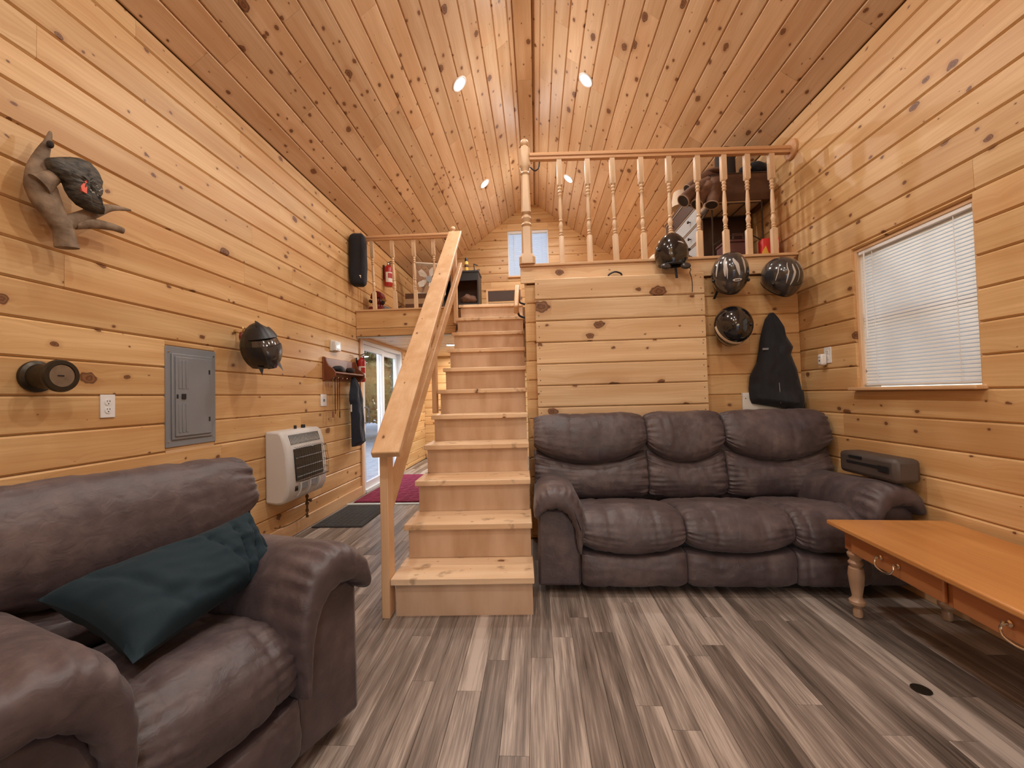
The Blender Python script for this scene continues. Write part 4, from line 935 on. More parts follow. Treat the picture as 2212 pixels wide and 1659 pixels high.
# ------------------------------------------------------------------ helmets
def helmet(name, label, loc, rot, size=(0.125, 0.15, 0.145), shell='black_gloss', stripes=(), visor=None, rim=True, strap=None, peak=0.0, oval=None, band=None, group='helmets hung on the closet wall', cat='helmet'):
    h = thing(name, label, cat, loc, rot, group)
    sx, sy, sz = size
    def S(th, ph, off=0.0):                        # th from crown, ph around (0 = right, -90 deg = face)
        d = Vector((math.sin(th)*math.cos(ph), math.sin(th)*math.sin(ph), math.cos(th)))
        k = 1+peak*max(0, math.cos(th))**3
        tap = 1-0.10*max(0, -math.cos(th))
        front = max(0, -math.sin(ph))*math.sin(th)
        return Vector((d.x*(sx+off)*tap, d.y*(sy+off)*tap-0.012*front*max(0, -d.z)*4, d.z*(sz+off)*k))
    TM = 2.20
    mb = MB().grid(40, 26, lambda u, v: S(0.0001+v*TM, u*2*math.pi), lambda u, v: S(0.0001+v*TM, u*2*math.pi, -0.022))
    mb.build('shell', shell, h, smooth=60)
    if rim: MB().sweep([S(TM, a*math.pi/18, -0.008) for a in range(37)], [0.011]*37, 8).build('rim', 'black', h, smooth=50)
    MB().grid(20, 14, lambda u, v: S(0.35+v*(TM-0.35), u*2*math.pi, -0.026)).build('lining', 'lining', h, smooth=60)
    def patch(nm, mat, path, w, off, n=22):       # ribbon painted on the shell: path of (th, ph), half width in radians
        def pt(u, v):
            f = u*(len(path)-1); k = min(int(f), len(path)-2); t = f-k
            a = Vector(path[k])*(1-t)+Vector(path[k+1])*t; b = (Vector(path[k+1])-Vector(path[k])).normalized(); q = Vector((-b.y, b.x))
            ww = w*(1 if isinstance(w, float) else 1)*math.sin(math.pi*min(0.98, max(0.06, u)))**0.5
            c = a+Vector((q.x*ww*(2*v-1), q.y*ww*(2*v-1)/max(0.3, math.sin(a.x))))
            return S(c.x, c.y, off)
        return MB().grid(n, 4, pt, lambda u, v: pt(u, v)*0.985).build(nm, mat, h, smooth=60)
    for (path, w, mat) in stripes: patch('stripe', mat, path, w, 0.0012)
    if visor:
        t0, t1, p0, p1, mat = visor
        f = lambda u, v: S(t0+(t1-t0)*v, p0+(p1-p0)*u, 0.005*math.sin(math.pi*u)**0.4)
        MB().grid(26, 10, f, lambda u, v: f(u, v)*0.975).build('visor', mat, h, smooth=60)
        for pp in (p0+0.06, p1-0.06):
            c = S((t0*0.7+t1*0.3), pp, 0.004); MB().ball(c, 0.012, 10, 6).build('pivot', 'black', h, smooth=50)
    if oval: 
        th, ph = oval; f = lambda u, v: S(th+0.13*(v-0.5)*math.sqrt(max(0.02, 1-(2*u-1)**2)), ph+0.50*(u-0.5), 0.002)
        MB().grid(14, 4, f, lambda u, v: f(u, v)*0.985).build('badge', 'white', h, smooth=60)
        for du in (-0.09, 0.0, 0.10):
            f = lambda u, v, du=du: S(th+0.045*(v-0.5), ph+du+0.07*(u-0.5), 0.0034)
            MB().grid(3, 2, f, lambda u, v: f(u, v)*0.985).build('badge_mark', 'dark_hole', h, smooth=60)
    if band:
        f = lambda u, v: S(band[0]+0.16*(v), band[1]+(band[2]-band[1])*u, 0.002)
        MB().grid(20, 3, f, lambda u, v: f(u, v)*0.98).build('lower_band', band[3], h, smooth=60)
    if strap:
        MB().beam(*strap, 0.020, 0.006, side=(1,0,0)).build('chin_strap', 'black', h, bevel=0.002)
    return h
pi = math.pi
U = 0.0
fr_ = -pi/2
hb = helmet('helmet', 'black pointed full-face helmet standing on top of the plank panel', (1.076, 3.243, 2.218), (R(6), 0, R(3)), (0.128, 0.105, 0.145), 'black_gloss',
       [([(1.02, fr_+0.12), (1.06, fr_+0.42), (1.22, fr_+0.72)], 0.040, 'silver'), ([(1.15, fr_-0.25), (1.20, fr_-0.55), (1.30, fr_-0.80)], 0.02, 'charcoal')],
       (1.15, 2.0, fr_-1.15, fr_+1.15, 'black_gloss'), peak=0.15, group=None)
for sx_ in (-1, 1): MB().ball((0.075*sx_, -0.088, -0.105), (0.040, 0.020, 0.026), 14, 8).build('chin_vent', 'charcoal', hb, smooth=60)
MB().beam((0.005, -0.070, -0.115), (0.008, -0.088, -0.195), 0.019, 0.007).build('chin_strap', 'dull_black', hb, bevel=0.002)
MB().sweep([(0.085, -0.05, -0.10), (0.115, -0.058, -0.115), (0.125, -0.06, -0.13), (0.118, -0.06, -0.15), (0.128, -0.066, -0.19), (0.134, -0.067, -0.24), (0.136, -0.066, -0.30)], [0.003]*7, 6, ease=4).build('cord', 'lining', hb, smooth=40)
h2 = helmet('helmet', 'black helmet with broad silver flame stripes and white oval badge on closet wall', (1.490, 3.205, 2.035), (R(40), R(3), R(-10)), (0.130, 0.155, 0.165), 'charcoal',
       [([(0.50, fr_-1.15), (0.85, fr_-0.72), (1.30, fr_-0.50)], 0.080, 'silver'), ([(0.42, fr_-0.30), (0.72, fr_+0.10), (1.22, fr_+0.26)], 0.095, 'silver'), ([(0.45, fr_+0.95), (0.78, fr_+0.72), (1.20, fr_+0.62)], 0.060, 'silver'), ([(0.80, fr_-1.45), (1.15, fr_-1.15), (1.45, fr_-1.0)], 0.055, 'silver'),
        ([(0.62, fr_-0.80), (1.0, fr_-0.50), (1.40, fr_-0.36)], 0.035, 'silver')],
       (1.50, 2.12, fr_-1.2, fr_+1.2, 'visor'), oval=(1.42, fr_+0.16))
MB().beam((-0.075, -0.060, -0.10), (-0.078, -0.010, -0.20), 0.018, 0.006).build('chin_strap', 'dull_black', h2, bevel=0.002)
helmet('helmet', 'black helmet with thin silver swirl lines hung nearest the right wall corner', (1.868, 3.205, 2.000), (R(48), R(-8), R(16)), (0.132, 0.150, 0.145), 'charcoal',
       [([(0.40, fr_-1.25), (0.80, fr_-0.75), (1.38, fr_-0.62)], 0.028, 'silver'), ([(0.36, fr_-0.60), (0.75, fr_-0.32), (1.42, fr_-0.40)], 0.055, 'silver'), ([(0.32, fr_+0.0), (0.7, fr_+0.06), (1.25, fr_-0.04)], 0.016, 'silver'), ([(0.25, fr_+1.0), (0.62, fr_+0.62), (1.08, fr_+0.52)], 0.030, 'silver'),
        ([(0.45, fr_+1.5), (0.85, fr_+1.15), (1.35, fr_+1.0)], 0.026, 'silver'), ([(0.75, fr_-1.5), (1.05, fr_-1.25), (1.5, fr_-1.1)], 0.020, 'silver')],
       (1.42, 2.1, fr_-1.2, fr_+1.2, 'visor'))
helmet('helmet', 'plain glossy black round helmet with pale lower edge, lowest on closet wall', (1.502, 3.21, 1.645), (R(74), 0, R(3)), (0.136, 0.148, 0.140), 'black_gloss',
       [([(1.05, fr_-0.10), (1.10, fr_+0.12), (1.06, fr_+0.34)], 0.020, 'grey_metal')], (0.42, 1.05, fr_-1.0, fr_+1.0, 'black_gloss'), band=(1.45, fr_-1.5, fr_+0.25, 'cream'))
for i, (x, z) in enumerate(((1.49, 2.03), (1.868, 2.0), (1.502, 1.645))):
    tag(MB().beam((x, YC, z+0.02), (x, YC-0.06, z+0.03), 0.016, 0.016).build('peg', 'fir_y'), 'wooden peg holding the ' + ['flame-striped', 'swirl-lined', 'plain black'][i] + ' helmet on the closet wall', 'peg', 'pegs behind the helmets')
# angular off-road helmet on the left wall
mk = thing('helmet', 'matte black angular helmet with narrow goggle slot hung on the left wall', 'helmet', (XL+0.165, 2.835, 1.535), (R(10), R(-14), R(50)))
def mask_s(u, v):
    th = 0.001+v*2.45; ph = u*2*pi; d = Vector((math.sin(th)*math.cos(ph), math.sin(th)*math.sin(ph), math.cos(th)))
    p = Vector((d.x*0.125, d.y*0.145, d.z*0.165))
    f = max(0, -d.y)
    p.y -= 0.075*f*f*(0.65-0.6*d.z); p.x *= 1-0.28*f*max(0, -d.z)
    p.z *= 1+0.14*max(0, d.z)*(1-abs(d.x))
    return p
MB().grid(16, 9, mask_s, lambda u, v: mask_s(u, v)*0.84).build('shell', 'mask_black', mk)
def mpatch(nm, mat, u0, u1, v0, v1, k, par=mk):
    f = lambda u, v: mask_s(u0+(u1-u0)*u, v0+(v1-v0)*v)*k
    return MB().grid(14, 6, f, lambda u, v: f(u, v)*0.95).build(nm, mat, par, smooth=25)
mpatch('brow_plate', 'black', 0.60, 0.90, 0.26, 0.45, 1.09)
mpatch('goggle_lens', 'visor', 0.63, 0.87, 0.46, 0.56, 1.005)
mpatch('cheek_guard', 'black', 0.57, 0.72, 0.57, 0.88, 1.05); mpatch('nose_guard', 'charcoal', 0.695, 0.805, 0.57, 0.95, 1.12); mpatch('cheek_guard', 'black', 0.78, 0.93, 0.57, 0.88, 1.05)
mpatch('crown_ridge', 'black', 0.71, 0.79, 0.04, 0.26, 1.08)
MB().add([(0.030, -0.115, -0.085), (0.075, -0.085, -0.080), (0.070, -0.145, -0.165), (0.045, -0.085, -0.09)], [(0,1,2), (0,2,3), (1,3,2), (0,3,1)]).build('chin_fin', 'black', mk)
MB().add([(-0.030, -0.115, -0.085), (-0.075, -0.085, -0.080), (-0.070, -0.145, -0.165), (-0.045, -0.085, -0.09)], [(0,1,2), (0,2,3), (1,3,2), (0,3,1)]).build('chin_fin', 'black', mk)
hkk = thing('coat_hook', 'small brass hook with red strap behind the angular helmet', 'hook', (XL, 2.80, 1.66))
MB().lathe([(0.001, 0), (0.016, 0), (0.014, 0.006), (0.001, 0.008)], 14, (0,0,0), 'x').build('hook_plate', 'brass', hkk, smooth=40)
MB().tube([(0.004, 0, 0), (0.045, 0, -0.012), (0.06, 0, 0.01), (0.055, 0, 0.03)], 0.005, 8, 4).build('hook_arm', 'brass', hkk, smooth=40)
MB().sweep([(0.045, 0.0, -0.006), (0.05, -0.015, -0.04), (0.045, 0.005, -0.075)], [(0.010, 0.004)]*3, 8, ease=3).build('strap', 'red_dark', hkk, smooth=40)

# ------------------------------------------------------------------ window blinds: every slat is a part
def blind(name, label, wall, a, b, c, d, pitch, depth=0.025, tilt=68, wand=None, mat='slat'):
    # wall 'R': slats run along Y on the right wall; wall 'B': along X on the back wall
    bl_ = thing(name, label, 'blind', (XR+0.045, (a+b)/2, d) if wall == 'R' else ((a+b)/2, YB+0.045, d), (0, 0, R(-90) if wall == 'R' else 0))
    w = (b-a)/2-0.006                              # local: x along the slats, -y into the room
    MB().box(-w, w, -0.022, 0.022, -0.040, -0.002).build('head_rail', 'white', bl_, bevel=0.003)
    n = int((d-c-0.085)/pitch)+2; t = R(tilt); me = None
    for k in range(n):
        z = -0.052-k*pitch
        if me is None:
            vs = []
            for x in (-w, w):
                for q in (-1, -0.5, 0, 0.5, 1):
                    yy = -q*depth/2*math.cos(t); zz = -q*depth/2*math.sin(t); bow = 0.0022*(1-q*q)
                    vs.append((x, yy-bow*math.sin(t), zz+bow*math.cos(t)))
            vs += [(x, y+0.0006, z_+0.0003) for x, y, z_ in vs[:10]]
            fs = [(i, i+1, i+6, i+5) for i in range(4)]+[(10+i+5, 10+i+6, 10+i+1, 10+i) for i in range(4)]
            o = link('slat', vs, fs, mat, bl_, smooth=60); me = o.data
        else:
            o = bpy.data.objects.new('slat', me); COL.objects.link(o); o.parent = bl_
        o.location = (0, 0, z)
    zb = -(d-c)+0.018
    MB().box(-w, w, -0.012, 0.012, zb-0.012, zb+0.002).build('bottom_rail', 'white', bl_, bevel=0.002)
    for x in (-w*0.72, w*0.72, ): MB().box(x-0.0015, x+0.0015, -0.0165, -0.0145, zb, -0.03).build('ladder_cord', 'white', bl_)
    if wand: MB().tube([(wand, -0.026, -0.03), (wand, -0.027, -0.03-(d-c)*0.62)], 0.0045, 8).build('tilt_wand', 'white', bl_, smooth=40)
    return bl_
blind('window_blind', 'white slatted blind lowered over the window on the right wall', 'R', WIN[0]+0.02, WIN[1]-0.02, WIN[2], WIN[3]-0.004, 0.0200, 0.0275, wand=-0.30)
blind('window_blind', 'small bluish white slatted blind over the loft window in the gable', 'B', BWIN[0]+0.015, BWIN[1]-0.015, BWIN[2], BWIN[3]-0.004, 0.0235, 0.03, 60, wand=-0.27, mat='slat_thin')

# ------------------------------------------------------------------ hanging clothes
def garment(name, label, cat, left, right, y0, depth, mat, plane='y', seed=1, folds=5):
    # silhouettes: lists of (z, a) from top to bottom; the cloth bulges out of the wall by depth
    def at(P, z):
        if z >= P[0][0]: return P[0][1]
        for (z0, a0), (z1, a1) in zip(P, P[1:]):
            if z1 <= z <= z0: f = (z0-z)/(z0-z1); return a0+(a1-a0)*f
        return P[-1][1]
    zt, zb = left[0][0], min(left[-1][0], right[-1][0])
    def pos(u, v, sg):
        zl = left[0][0]+(left[-1][0]-left[0][0])*v; zr = right[0][0]+(right[-1][0]-right[0][0])*v
        a = at(left, zl); b = at(right, zr); x = a+(b-a)*u; z = zl+(zr-zl)*u
        e = math.sqrt(max(0, 1-(2*u-1)**2))*min(1, (v+0.02)*6)**0.5*min(1, (1.0-v)*12+0.25)
        fo = 0.30*math.sin(u*folds*2+3*noise.noise(Vector((u*2, v*2.5, seed))))+0.5*noise.noise(Vector((u*4, v*3, seed+7)))+0.22*noise.noise(Vector((u*9, v*9, seed+2)))
        dd = depth*e*(0.75+0.45*v)*(1+0.45*fo) if sg else 0.0
        return (x, y0-dd, z) if plane == 'y' else (y0+dd, x, z)
    return tag(MB().grid(44, 60, lambda u, v: pos(u, v, 1), lambda u, v: pos(u, v, 0)).build(name, mat, smooth=70), label, cat)
jr = garment('jacket', 'dark hooded jacket hanging on the closet wall above the sofa back', 'jacket',
    [(1.748, 1.836), (1.70, 1.800), (1.62, 1.775), (1.54, 1.755), (1.47, 1.745), (1.36, 1.722), (1.26, 1.668), (1.16, 1.655), (1.08, 1.662), (1.045, 1.676)],
    [(1.748, 1.862), (1.70, 1.898), (1.62, 1.940), (1.56, 1.955), (1.505, 1.985), (1.475, 2.000), (1.42, 1.975), (1.30, 2.020), (1.16, 2.045), (1.05, 2.055), (0.975, 2.050)], YC-0.034, 0.085, 'dull_black', seed=3)
MB().sweep([(1.985, YC-0.075, 1.14), (1.98, YC-0.08, 1.06), (1.965, YC-0.075, 0.985)], [(0.055, 0.03), (0.062, 0.035), (0.058, 0.03)], 20, (1,0,0), 4).build('sleeve', 'dull_black', jr, smooth=60)
MB().box(1.742, 1.785, YC-0.100, YC-0.090, 1.455, 1.470).build('sleeve_tab', 'grey_metal', jr)
MB().sweep([(1.843, YC-0.115, 1.20), (1.845, YC-0.118, 1.10), (1.847, YC-0.116, 1.045)], [0.0025]*3, 6).build('zip', 'steel', jr)
wbx = thing('storage_box', 'white flat box standing behind the sofa under the hanging jacket', 'box', (1.76, 3.346, 0.0))
MB().box(-0.145, 0.145, -0.011, 0.011, 0.0, 1.128).build('body', 'label_white', wbx, bevel=0.003)
MB().box(-0.146, 0.146, -0.0125, 0.0125, 1.10, 1.129).build('flap', 'white', wbx, bevel=0.002)
MB().lathe([(0.001, -0.002), (0.004, -0.002), (0.004, 0.001), (0.001, 0.001)], 8, (-0.125, -0.0115, 1.085), 'y').build('rivet', 'dark_hole', wbx)
lit = thing('fire_lighter', 'slim dark lighter with pale tip standing in the corner beside the jacket', 'lighter', (2.045, 3.325, 0.96))
MB().box(-0.022, 0.022, -0.010, 0.010, -0.96, 0.12).build('body', 'black', lit, bevel=0.003)
MB().lathe([(0.002, 0.12), (0.010, 0.12), (0.009, 0.17), (0.004, 0.188), (0.002, 0.19)], 14, (-0.008, -0.002, 0)).build('tip', 'label_white', lit, smooth=40)
pw = outlet('wall_outlet', 'white outlet on the right wall between the corner and the window', 'R', 3.055, 1.385)
nlg = thing('plug_in_device', 'white rounded plug-in device in the right wall outlet', 'plug', (XR-0.0095, 3.075, 1.36))
MB().box(-0.040, 0.0, -0.022, 0.022, -0.045, 0.035).build('body', 'white', nlg, bevel=0.010)
MB().box(-0.0412, -0.0402, -0.012, 0.012, 0.010, 0.014).build('mark', 'grey_metal', nlg); MB().box(-0.0412, -0.0402, -0.004, 0.004, -0.018, -0.006).build('indicator', 'dark_hole', nlg)

# ------------------------------------------------------------------ left wall, farther along
th_ = thing('thermostat', 'white thermostat with grey screen high on the left wall over the coat shelf', 'thermostat', (XL, 4.215, 1.722))
MB().box(0, 0.022, -0.072, 0.072, -0.058, 0.058).build('back_plate', 'offwhite', th_, bevel=0.003)
MB().box(0.022, 0.055, -0.050, 0.072, -0.052, 0.050).build('body', 'white', th_, bevel=0.006)
MB().box(0.0552, 0.0566, -0.030, 0.040, -0.022, 0.034).build('screen', 'screen', th_)
for y, z, w, h in ((-0.014, 0.006, 0.005, 0.030), (0.012, 0.016, 0.012, 0.006), (0.014, 0.0, 0.010, 0.006), (0.012, -0.012, 0.012, 0.004)): MB().box(0.0567, 0.0573, y-w/2, y+w/2, z-h/2, z+h/2).build('digit', 'grey_metal', th_)
MB().box(0.0552, 0.0562, -0.020, 0.030, -0.042, -0.036).build('caption', 'grey_metal', th_)
sh = thing('coat_shelf', 'cherry wood coat shelf with curved ends and pegs on the left wall', 'shelf', (XL, 4.36, 1.47))
MB().box(0, 0.018, -0.37, 0.37, -0.115, 0.115).build('back_board', 'cherry', sh, bevel=0.003)
for s in (-1, 1):
    P = [(0.0, 0.125), (0.028, 0.118), (0.040, 0.07), (0.062, 0.03), (0.105, 0.0), (0.130, -0.035), (0.125, -0.075), (0.085, -0.105), (0.035, -0.120), (0.0, -0.125)]
    MB().prism(P, 0.35*s-0.009, 0.35*s+0.009, 'y').build('end_bracket', 'cherry', sh, bevel=0.003) 
MB().box(0.018, 0.120, -0.341, 0.341, -0.045, -0.028).build('shelf_board', 'cherry', sh, bevel=0.003)
for y in (-0.25, -0.15, -0.05, 0.05, 0.15, 0.25):
    MB().lathe([(0.001, 0.018), (0.006, 0.018), (0.005, 0.04), (0.009, 0.050), (0.008, 0.058), (0.001, 0.061)], 12, (0, y, -0.085), 'x').build('peg', 'nickel', sh, smooth=40)
def lump(name, label, cat, c, r, mat, seed=0):
    mb = MB().ball((0,0,0), r, 20, 12)
    mb.v = [v*(1+0.35*noise.noise(v*14+Vector((seed, 0, 0)))) for v in mb.v]
    zmin = min(v.z for v in mb.v); mb.v = [Vector((v.x, v.y, max(v.z, zmin*0.6)))+Vector(c) for v in mb.v]
    return tag(mb.build(name, mat, smooth=60), label, cat)
lump('beanie', 'crumpled black beanie on the left half of the coat shelf', 'hat', (XL+0.07, 4.20, 1.474), (0.045, 0.11, 0.038), 'dull_black', 3)
lump('folded_gloves', 'grey folded gloves on the right half of the coat shelf', 'gloves', (XL+0.07, 4.46, 1.476), (0.042, 0.085, 0.04), 'lining', 8)
for i, (y, zb, lab) in enumerate(((4.11, 1.02, 'leftmost thin key lanyard hanging from the coat shelf pegs'), (4.16, 0.99, 'second thin key lanyard hanging from the coat shelf pegs'), (4.21, 1.03, 'third thin key lanyard hanging from the coat shelf pegs'), (4.255, 1.01, 'rightmost thin key lanyard hanging from the coat shelf pegs'))):
    k = thing('key_lanyard', lab, 'lanyard', (XL+0.045, y, zb), (0,0,0), 'key lanyards on the coat shelf')
    MB().sweep([(0.0, 0, 1.385-zb), (0.004, -0.008, 1.20-zb), (0.0, 0, 0.02)], [(0.0035, 0.0015)]*3, 6, ease=3).build('cord', ['brass', 'lining', 'gunmetal', 'lining'][i], k, smooth=40)
    MB().sweep([(0.0, 0, 1.385-zb), (-0.004, 0.010, 1.20-zb), (0.0, 0, 0.02)], [(0.0035, 0.0015)]*3, 6, ease=3).build('cord', ['brass', 'lining', 'gunmetal', 'lining'][i], k, smooth=40)
    MB().box(-0.002, 0.002, -0.011, 0.011, -0.045, 0.02).build('key', ['red_dark', 'brass', 'brass', 'gunmetal'][i], k, bevel=0.001)
jl = garment('jacket', 'long dark navy jacket hanging from the coat shelf beside the glass door', 'jacket',
    [(1.405, 4.50), (1.36, 4.475), (1.28, 4.46), (1.22, 4.435), (1.15, 4.43), (1.10, 4.455), (0.95, 4.47), (0.80, 4.475), (0.68, 4.478), (0.63, 4.48)],
    [(1.405, 4.56), (1.36, 4.60), (1.28, 4.63), (1.22, 4.67), (1.15, 4.695), (1.10, 4.69), (0.95, 4.695), (0.80, 4.695), (0.68, 4.69), (0.62, 4.685)], XL+0.065, 0.085, 'navy', plane='x', seed=12, folds=4)
MB().box(XL+0.078, XL+0.088, 4.437, 4.452, 1.02, 1.10).build('pocket_tag', 'label_white', jl)
sw = outlet('light_switch', 'white double toggle switch plate left of the hanging lanyards', 'L', 4.005, 1.155, 'switch', 0.115, 0.118)
def extinguisher(label, x, y, z, h, r):
    e = thing('fire_extinguisher', label, 'fire extinguisher', (x, y, z))
    MB().lathe([(0.002, 0), (r*.92, 0), (r, 0.012), (r, h*.70), (r*.92, h*.76), (r*.55, h*.81), (r*.36, h*.84), (r*.36, h*.86), (0.002, h*.86)], 22).build('cylinder', 'red', e, smooth=40)
    q = lambda o: (lambda u, v: ((r+o)*math.cos(-1.9+1.9*u), (r+o)*math.sin(-1.9+1.9*u), h*(0.14+0.40*v)))
    MB().grid(12, 2, q(0.0012), q(-0.002)).build('label_band', 'label_white', e, smooth=40)
    q = lambda o: (lambda u, v: ((r+o)*math.cos(-1.35+1.2*u), (r+o)*math.sin(-1.35+1.2*u), h*(0.30+0.20*v)))
    MB().grid(8, 2, q(0.0020), q(0.0005)).build('label_print', 'red', e, smooth=40)
    MB().lathe([(0.002, h*.86), (r*.30, h*.86), (r*.30, h*.93), (0.002, h*.93)], 12).build('valve', 'steel', e, smooth=40)
    MB().beam((-r*.3, 0, h*.94), (r*1.0, 0, h*.99), 0.018, 0.008, (0,1,0)).build('lever', 'black', e, bevel=0.002)
    MB().beam((-r*.3, 0, h*.90), (r*.9, 0, h*.905), 0.018, 0.008, (0,1,0)).build('handle', 'black', e, bevel=0.002)
    MB().sweep([(0, r*.3, h*.90), (r*.2, r*.9, h*.86), (r*.1, r*1.14, h*.65), (0, r*1.12, h*.40)], [0.008, 0.008, 0.008, 0.011], 8, ease=4).build('hose', 'black', e, smooth=40)
    MB().box(-r-0.012, -r+0.002, -0.02, 0.02, h*.3, h*.85).build('wall_bracket', 'black', e)
    return e
extinguisher('red fire extinguisher on the left wall up in the loft behind the spindles', XL+0.075, 5.70, 2.745, 0.36, 0.056)
extinguisher('red fire extinguisher on the left wall between the coat shelf and the glass door', XL+0.062, 4.78, 1.36, 0.34, 0.046)

# gas wall heater
he = thing('wall_heater', 'cream gas wall heater with dark grille and wire guard on the left wall', 'heater', (XL, 3.40, 0.62))
HW = 0.295
P = [(0.0, -0.26), (0.10, -0.275), (0.15, -0.265), (0.185, -0.20), (0.195, -0.10), (0.180, 0.12), (0.165, 0.20), (0.140, 0.275), (0.110, 0.297), (0.0, 0.300)]
MB().prism(P, -HW, HW, 'y').build('cabinet', 'heater', he, bevel=0.018)
def hfx(z):                                       # x of the cabinet face at height z
    F = [(-0.20, .185), (-0.10, .195), (0.12, .180), (0.20, .165), (0.275, .140)]
    for (a, b), (c, d) in zip(F, F[1:]):
        if a <= z <= c: return b+(d-b)*(z-a)/(c-a)
    return .185
wp = MB().add([(hfx(z)+o, y, z) for o in (0.001, 0.010) for y, z in ((-0.205, -0.105), (0.215, -0.105), (0.215, 0.150), (-0.205, 0.150))], [(0,1,2,3), (7,6,5,4), (0,4,5,1), (1,5,6,2), (2,6,7,3), (3,7,4,0)])
wpo = wp.build('grille_panel', 'soot', he, bevel=0.004)
for z in (0.075, -0.005, -0.075): MB().tube([(hfx(z)+0.013, -0.195, z), (hfx(z)+0.013, 0.205, z)], 0.004, 8).build('burner_bar', 'grey_metal', wpo, smooth=40)
for i in range(24):
    y = -0.215+i*0.0187; MB().add([(hfx(z)+o, y+w, z) for o in (0.0005, 0.003) for w, z in ((-0.0038, 0.185), (0.0038, 0.185), (0.0038, 0.262), (-0.0038, 0.262))], [(0,1,2,3), (7,6,5,4), (0,4,5,1), (1,5,6,2), (2,6,7,3), (3,7,4,0)]).build('louvre_slot', 'dark_hole', he)
for i in range(4):
    y = -0.20+i*0.011; MB().box(0.187, 0.1915, y-0.0028, y+0.0028, -0.185, -0.145).build('vent_slot', 'dark_hole', he)
for a, b in ((-0.12, -0.03), (0.03, 0.12)): MB().box(0.190, 0.197, a, b, -0.185, -0.135).build('control_window', 'grey_metal', he, bevel=0.002)
for y in (-0.14, 0.0, 0.145): MB().sweep([(0.196, y, -0.115), (0.202, y, -0.15), (0.194, y, -0.20), (0.165, y, -0.24)], [0.007]*4, 8, ease=3).build('rib', 'heater', he, smooth=40)
gd = []
for z in (0.145, 0.085, 0.02, -0.045, -0.10): gd.append([(hfx(z)+0.012, -0.205, z), (hfx(z)+0.060, -0.195, z-0.004), (hfx(z)+0.066, 0.0, z-0.004), (hfx(z)+0.060, 0.205, z-0.004), (hfx(z)+0.012, 0.216, z)])
for p in gd: MB().tube(p, 0.0016, 6).build('guard_wire', 'wire', he)
for i in range(13):
    y = -0.195+i*0.0333; MB().tube([(hfx(.145)+0.006, y, 0.165), (hfx(.145)+0.060, y, 0.142), (hfx(0)+0.064, y, 0.02), (hfx(-.1)+0.060, y, -0.104), (hfx(-.1)+0.010, y, -0.115)], 0.0014, 6).build('guard_wire', 'wire', he)
for y, r in ((0.02, 0.012), (0.14, 0.018)): MB().lathe([(0.001, 0.298), (r, 0.298), (r, 0.322), (r*.85, 0.327), (0.001, 0.328)], 16, (0.06, y, 0)).build('control_knob', 'black', he, smooth=40)
gp = thing('gas_pipe', 'brass gas valve and pipe hanging below the wall heater', 'pipe', (XL+0.10, 3.52, 0.36))
MB().lathe([(0.002, 0.0), (0.008, 0.0), (0.008, -0.03), (0.014, -0.032), (0.014, -0.05), (0.009, -0.052), (0.009, -0.09), (0.015, -0.092), (0.015, -0.112), (0.008, -0.114), (0.008, -0.15), (0.013, -0.152), (0.013, -0.175), (0.007, -0.177), (0.007, -0.20), (0.012, -0.202), (0.012, -0.222), (0.002, -0.224)], 14).build('pipe', 'copper', gp, smooth=35)
MB().lathe([(0.002, 0.008), (0.010, 0.008), (0.010, 0.026), (0.016, 0.028), (0.015, 0.038), (0.002, 0.040)], 14, (0, 0, -0.075), 'x').build('valve_knob', 'copper', gp, smooth=35)
MB().sweep([(0, 0, -0.16), (0.01, -0.05, -0.19), (-0.02, -0.16, -0.215), (-0.045, -0.28, -0.222), (-0.098, -0.30, -0.222)], [0.004]*5, 8, ease=4).build('gas_line', 'copper', gp, smooth=40)

# floor mats
dm = thing('doormat', 'dark ribbed rubber doormat on the floor by the left wall', 'mat', (-1.84, 4.03, 0), (0, 0, R(0)))
MB().box(-0.235, 0.235, -0.37, 0.37, 0.0, 0.010).build('backing', 'mat_dark', dm, bevel=0.003)
rb = MB()
for i in range(9):
    for j in range(26):
        x = -0.20+i*0.05; y = -0.34+j*0.0272; rb.box(x-0.018, x+0.018, y-0.006, y+0.006, 0.010, 0.014)
o = rb.build('rib', 'mat_rib', dm); o['kind'] = 'stuff'
rg_ = thing('area_rug', 'crimson ribbed rug on the floor inside the glass door', 'rug', (-1.47, 5.32, 0))
MB().box(-0.60, 0.60, -0.79, 0.79, 0.0, 0.012).build('pile', 'rug', rg_, bevel=0.004)
rb = MB()
for i in range(12):
    for j in range(16):
        x = -0.55+i*0.1; y = -0.74+j*0.0985; q = [(-0.042, -0.012), (-0.034, -0.02), (0.042, 0.012), (0.034, 0.02)] if (i+j) % 2 else [(0.042, -0.012), (0.034, -0.02), (-0.042, 0.012), (-0.034, 0.02)]
        for dy in (-0.022, 0.022): rb.prism([(x+a, y+b+dy) for a, b in q], 0.012, 0.0155)
o = rb.build('chevron_rib', 'rug_rib', rg_); o['kind'] = 'stuff'

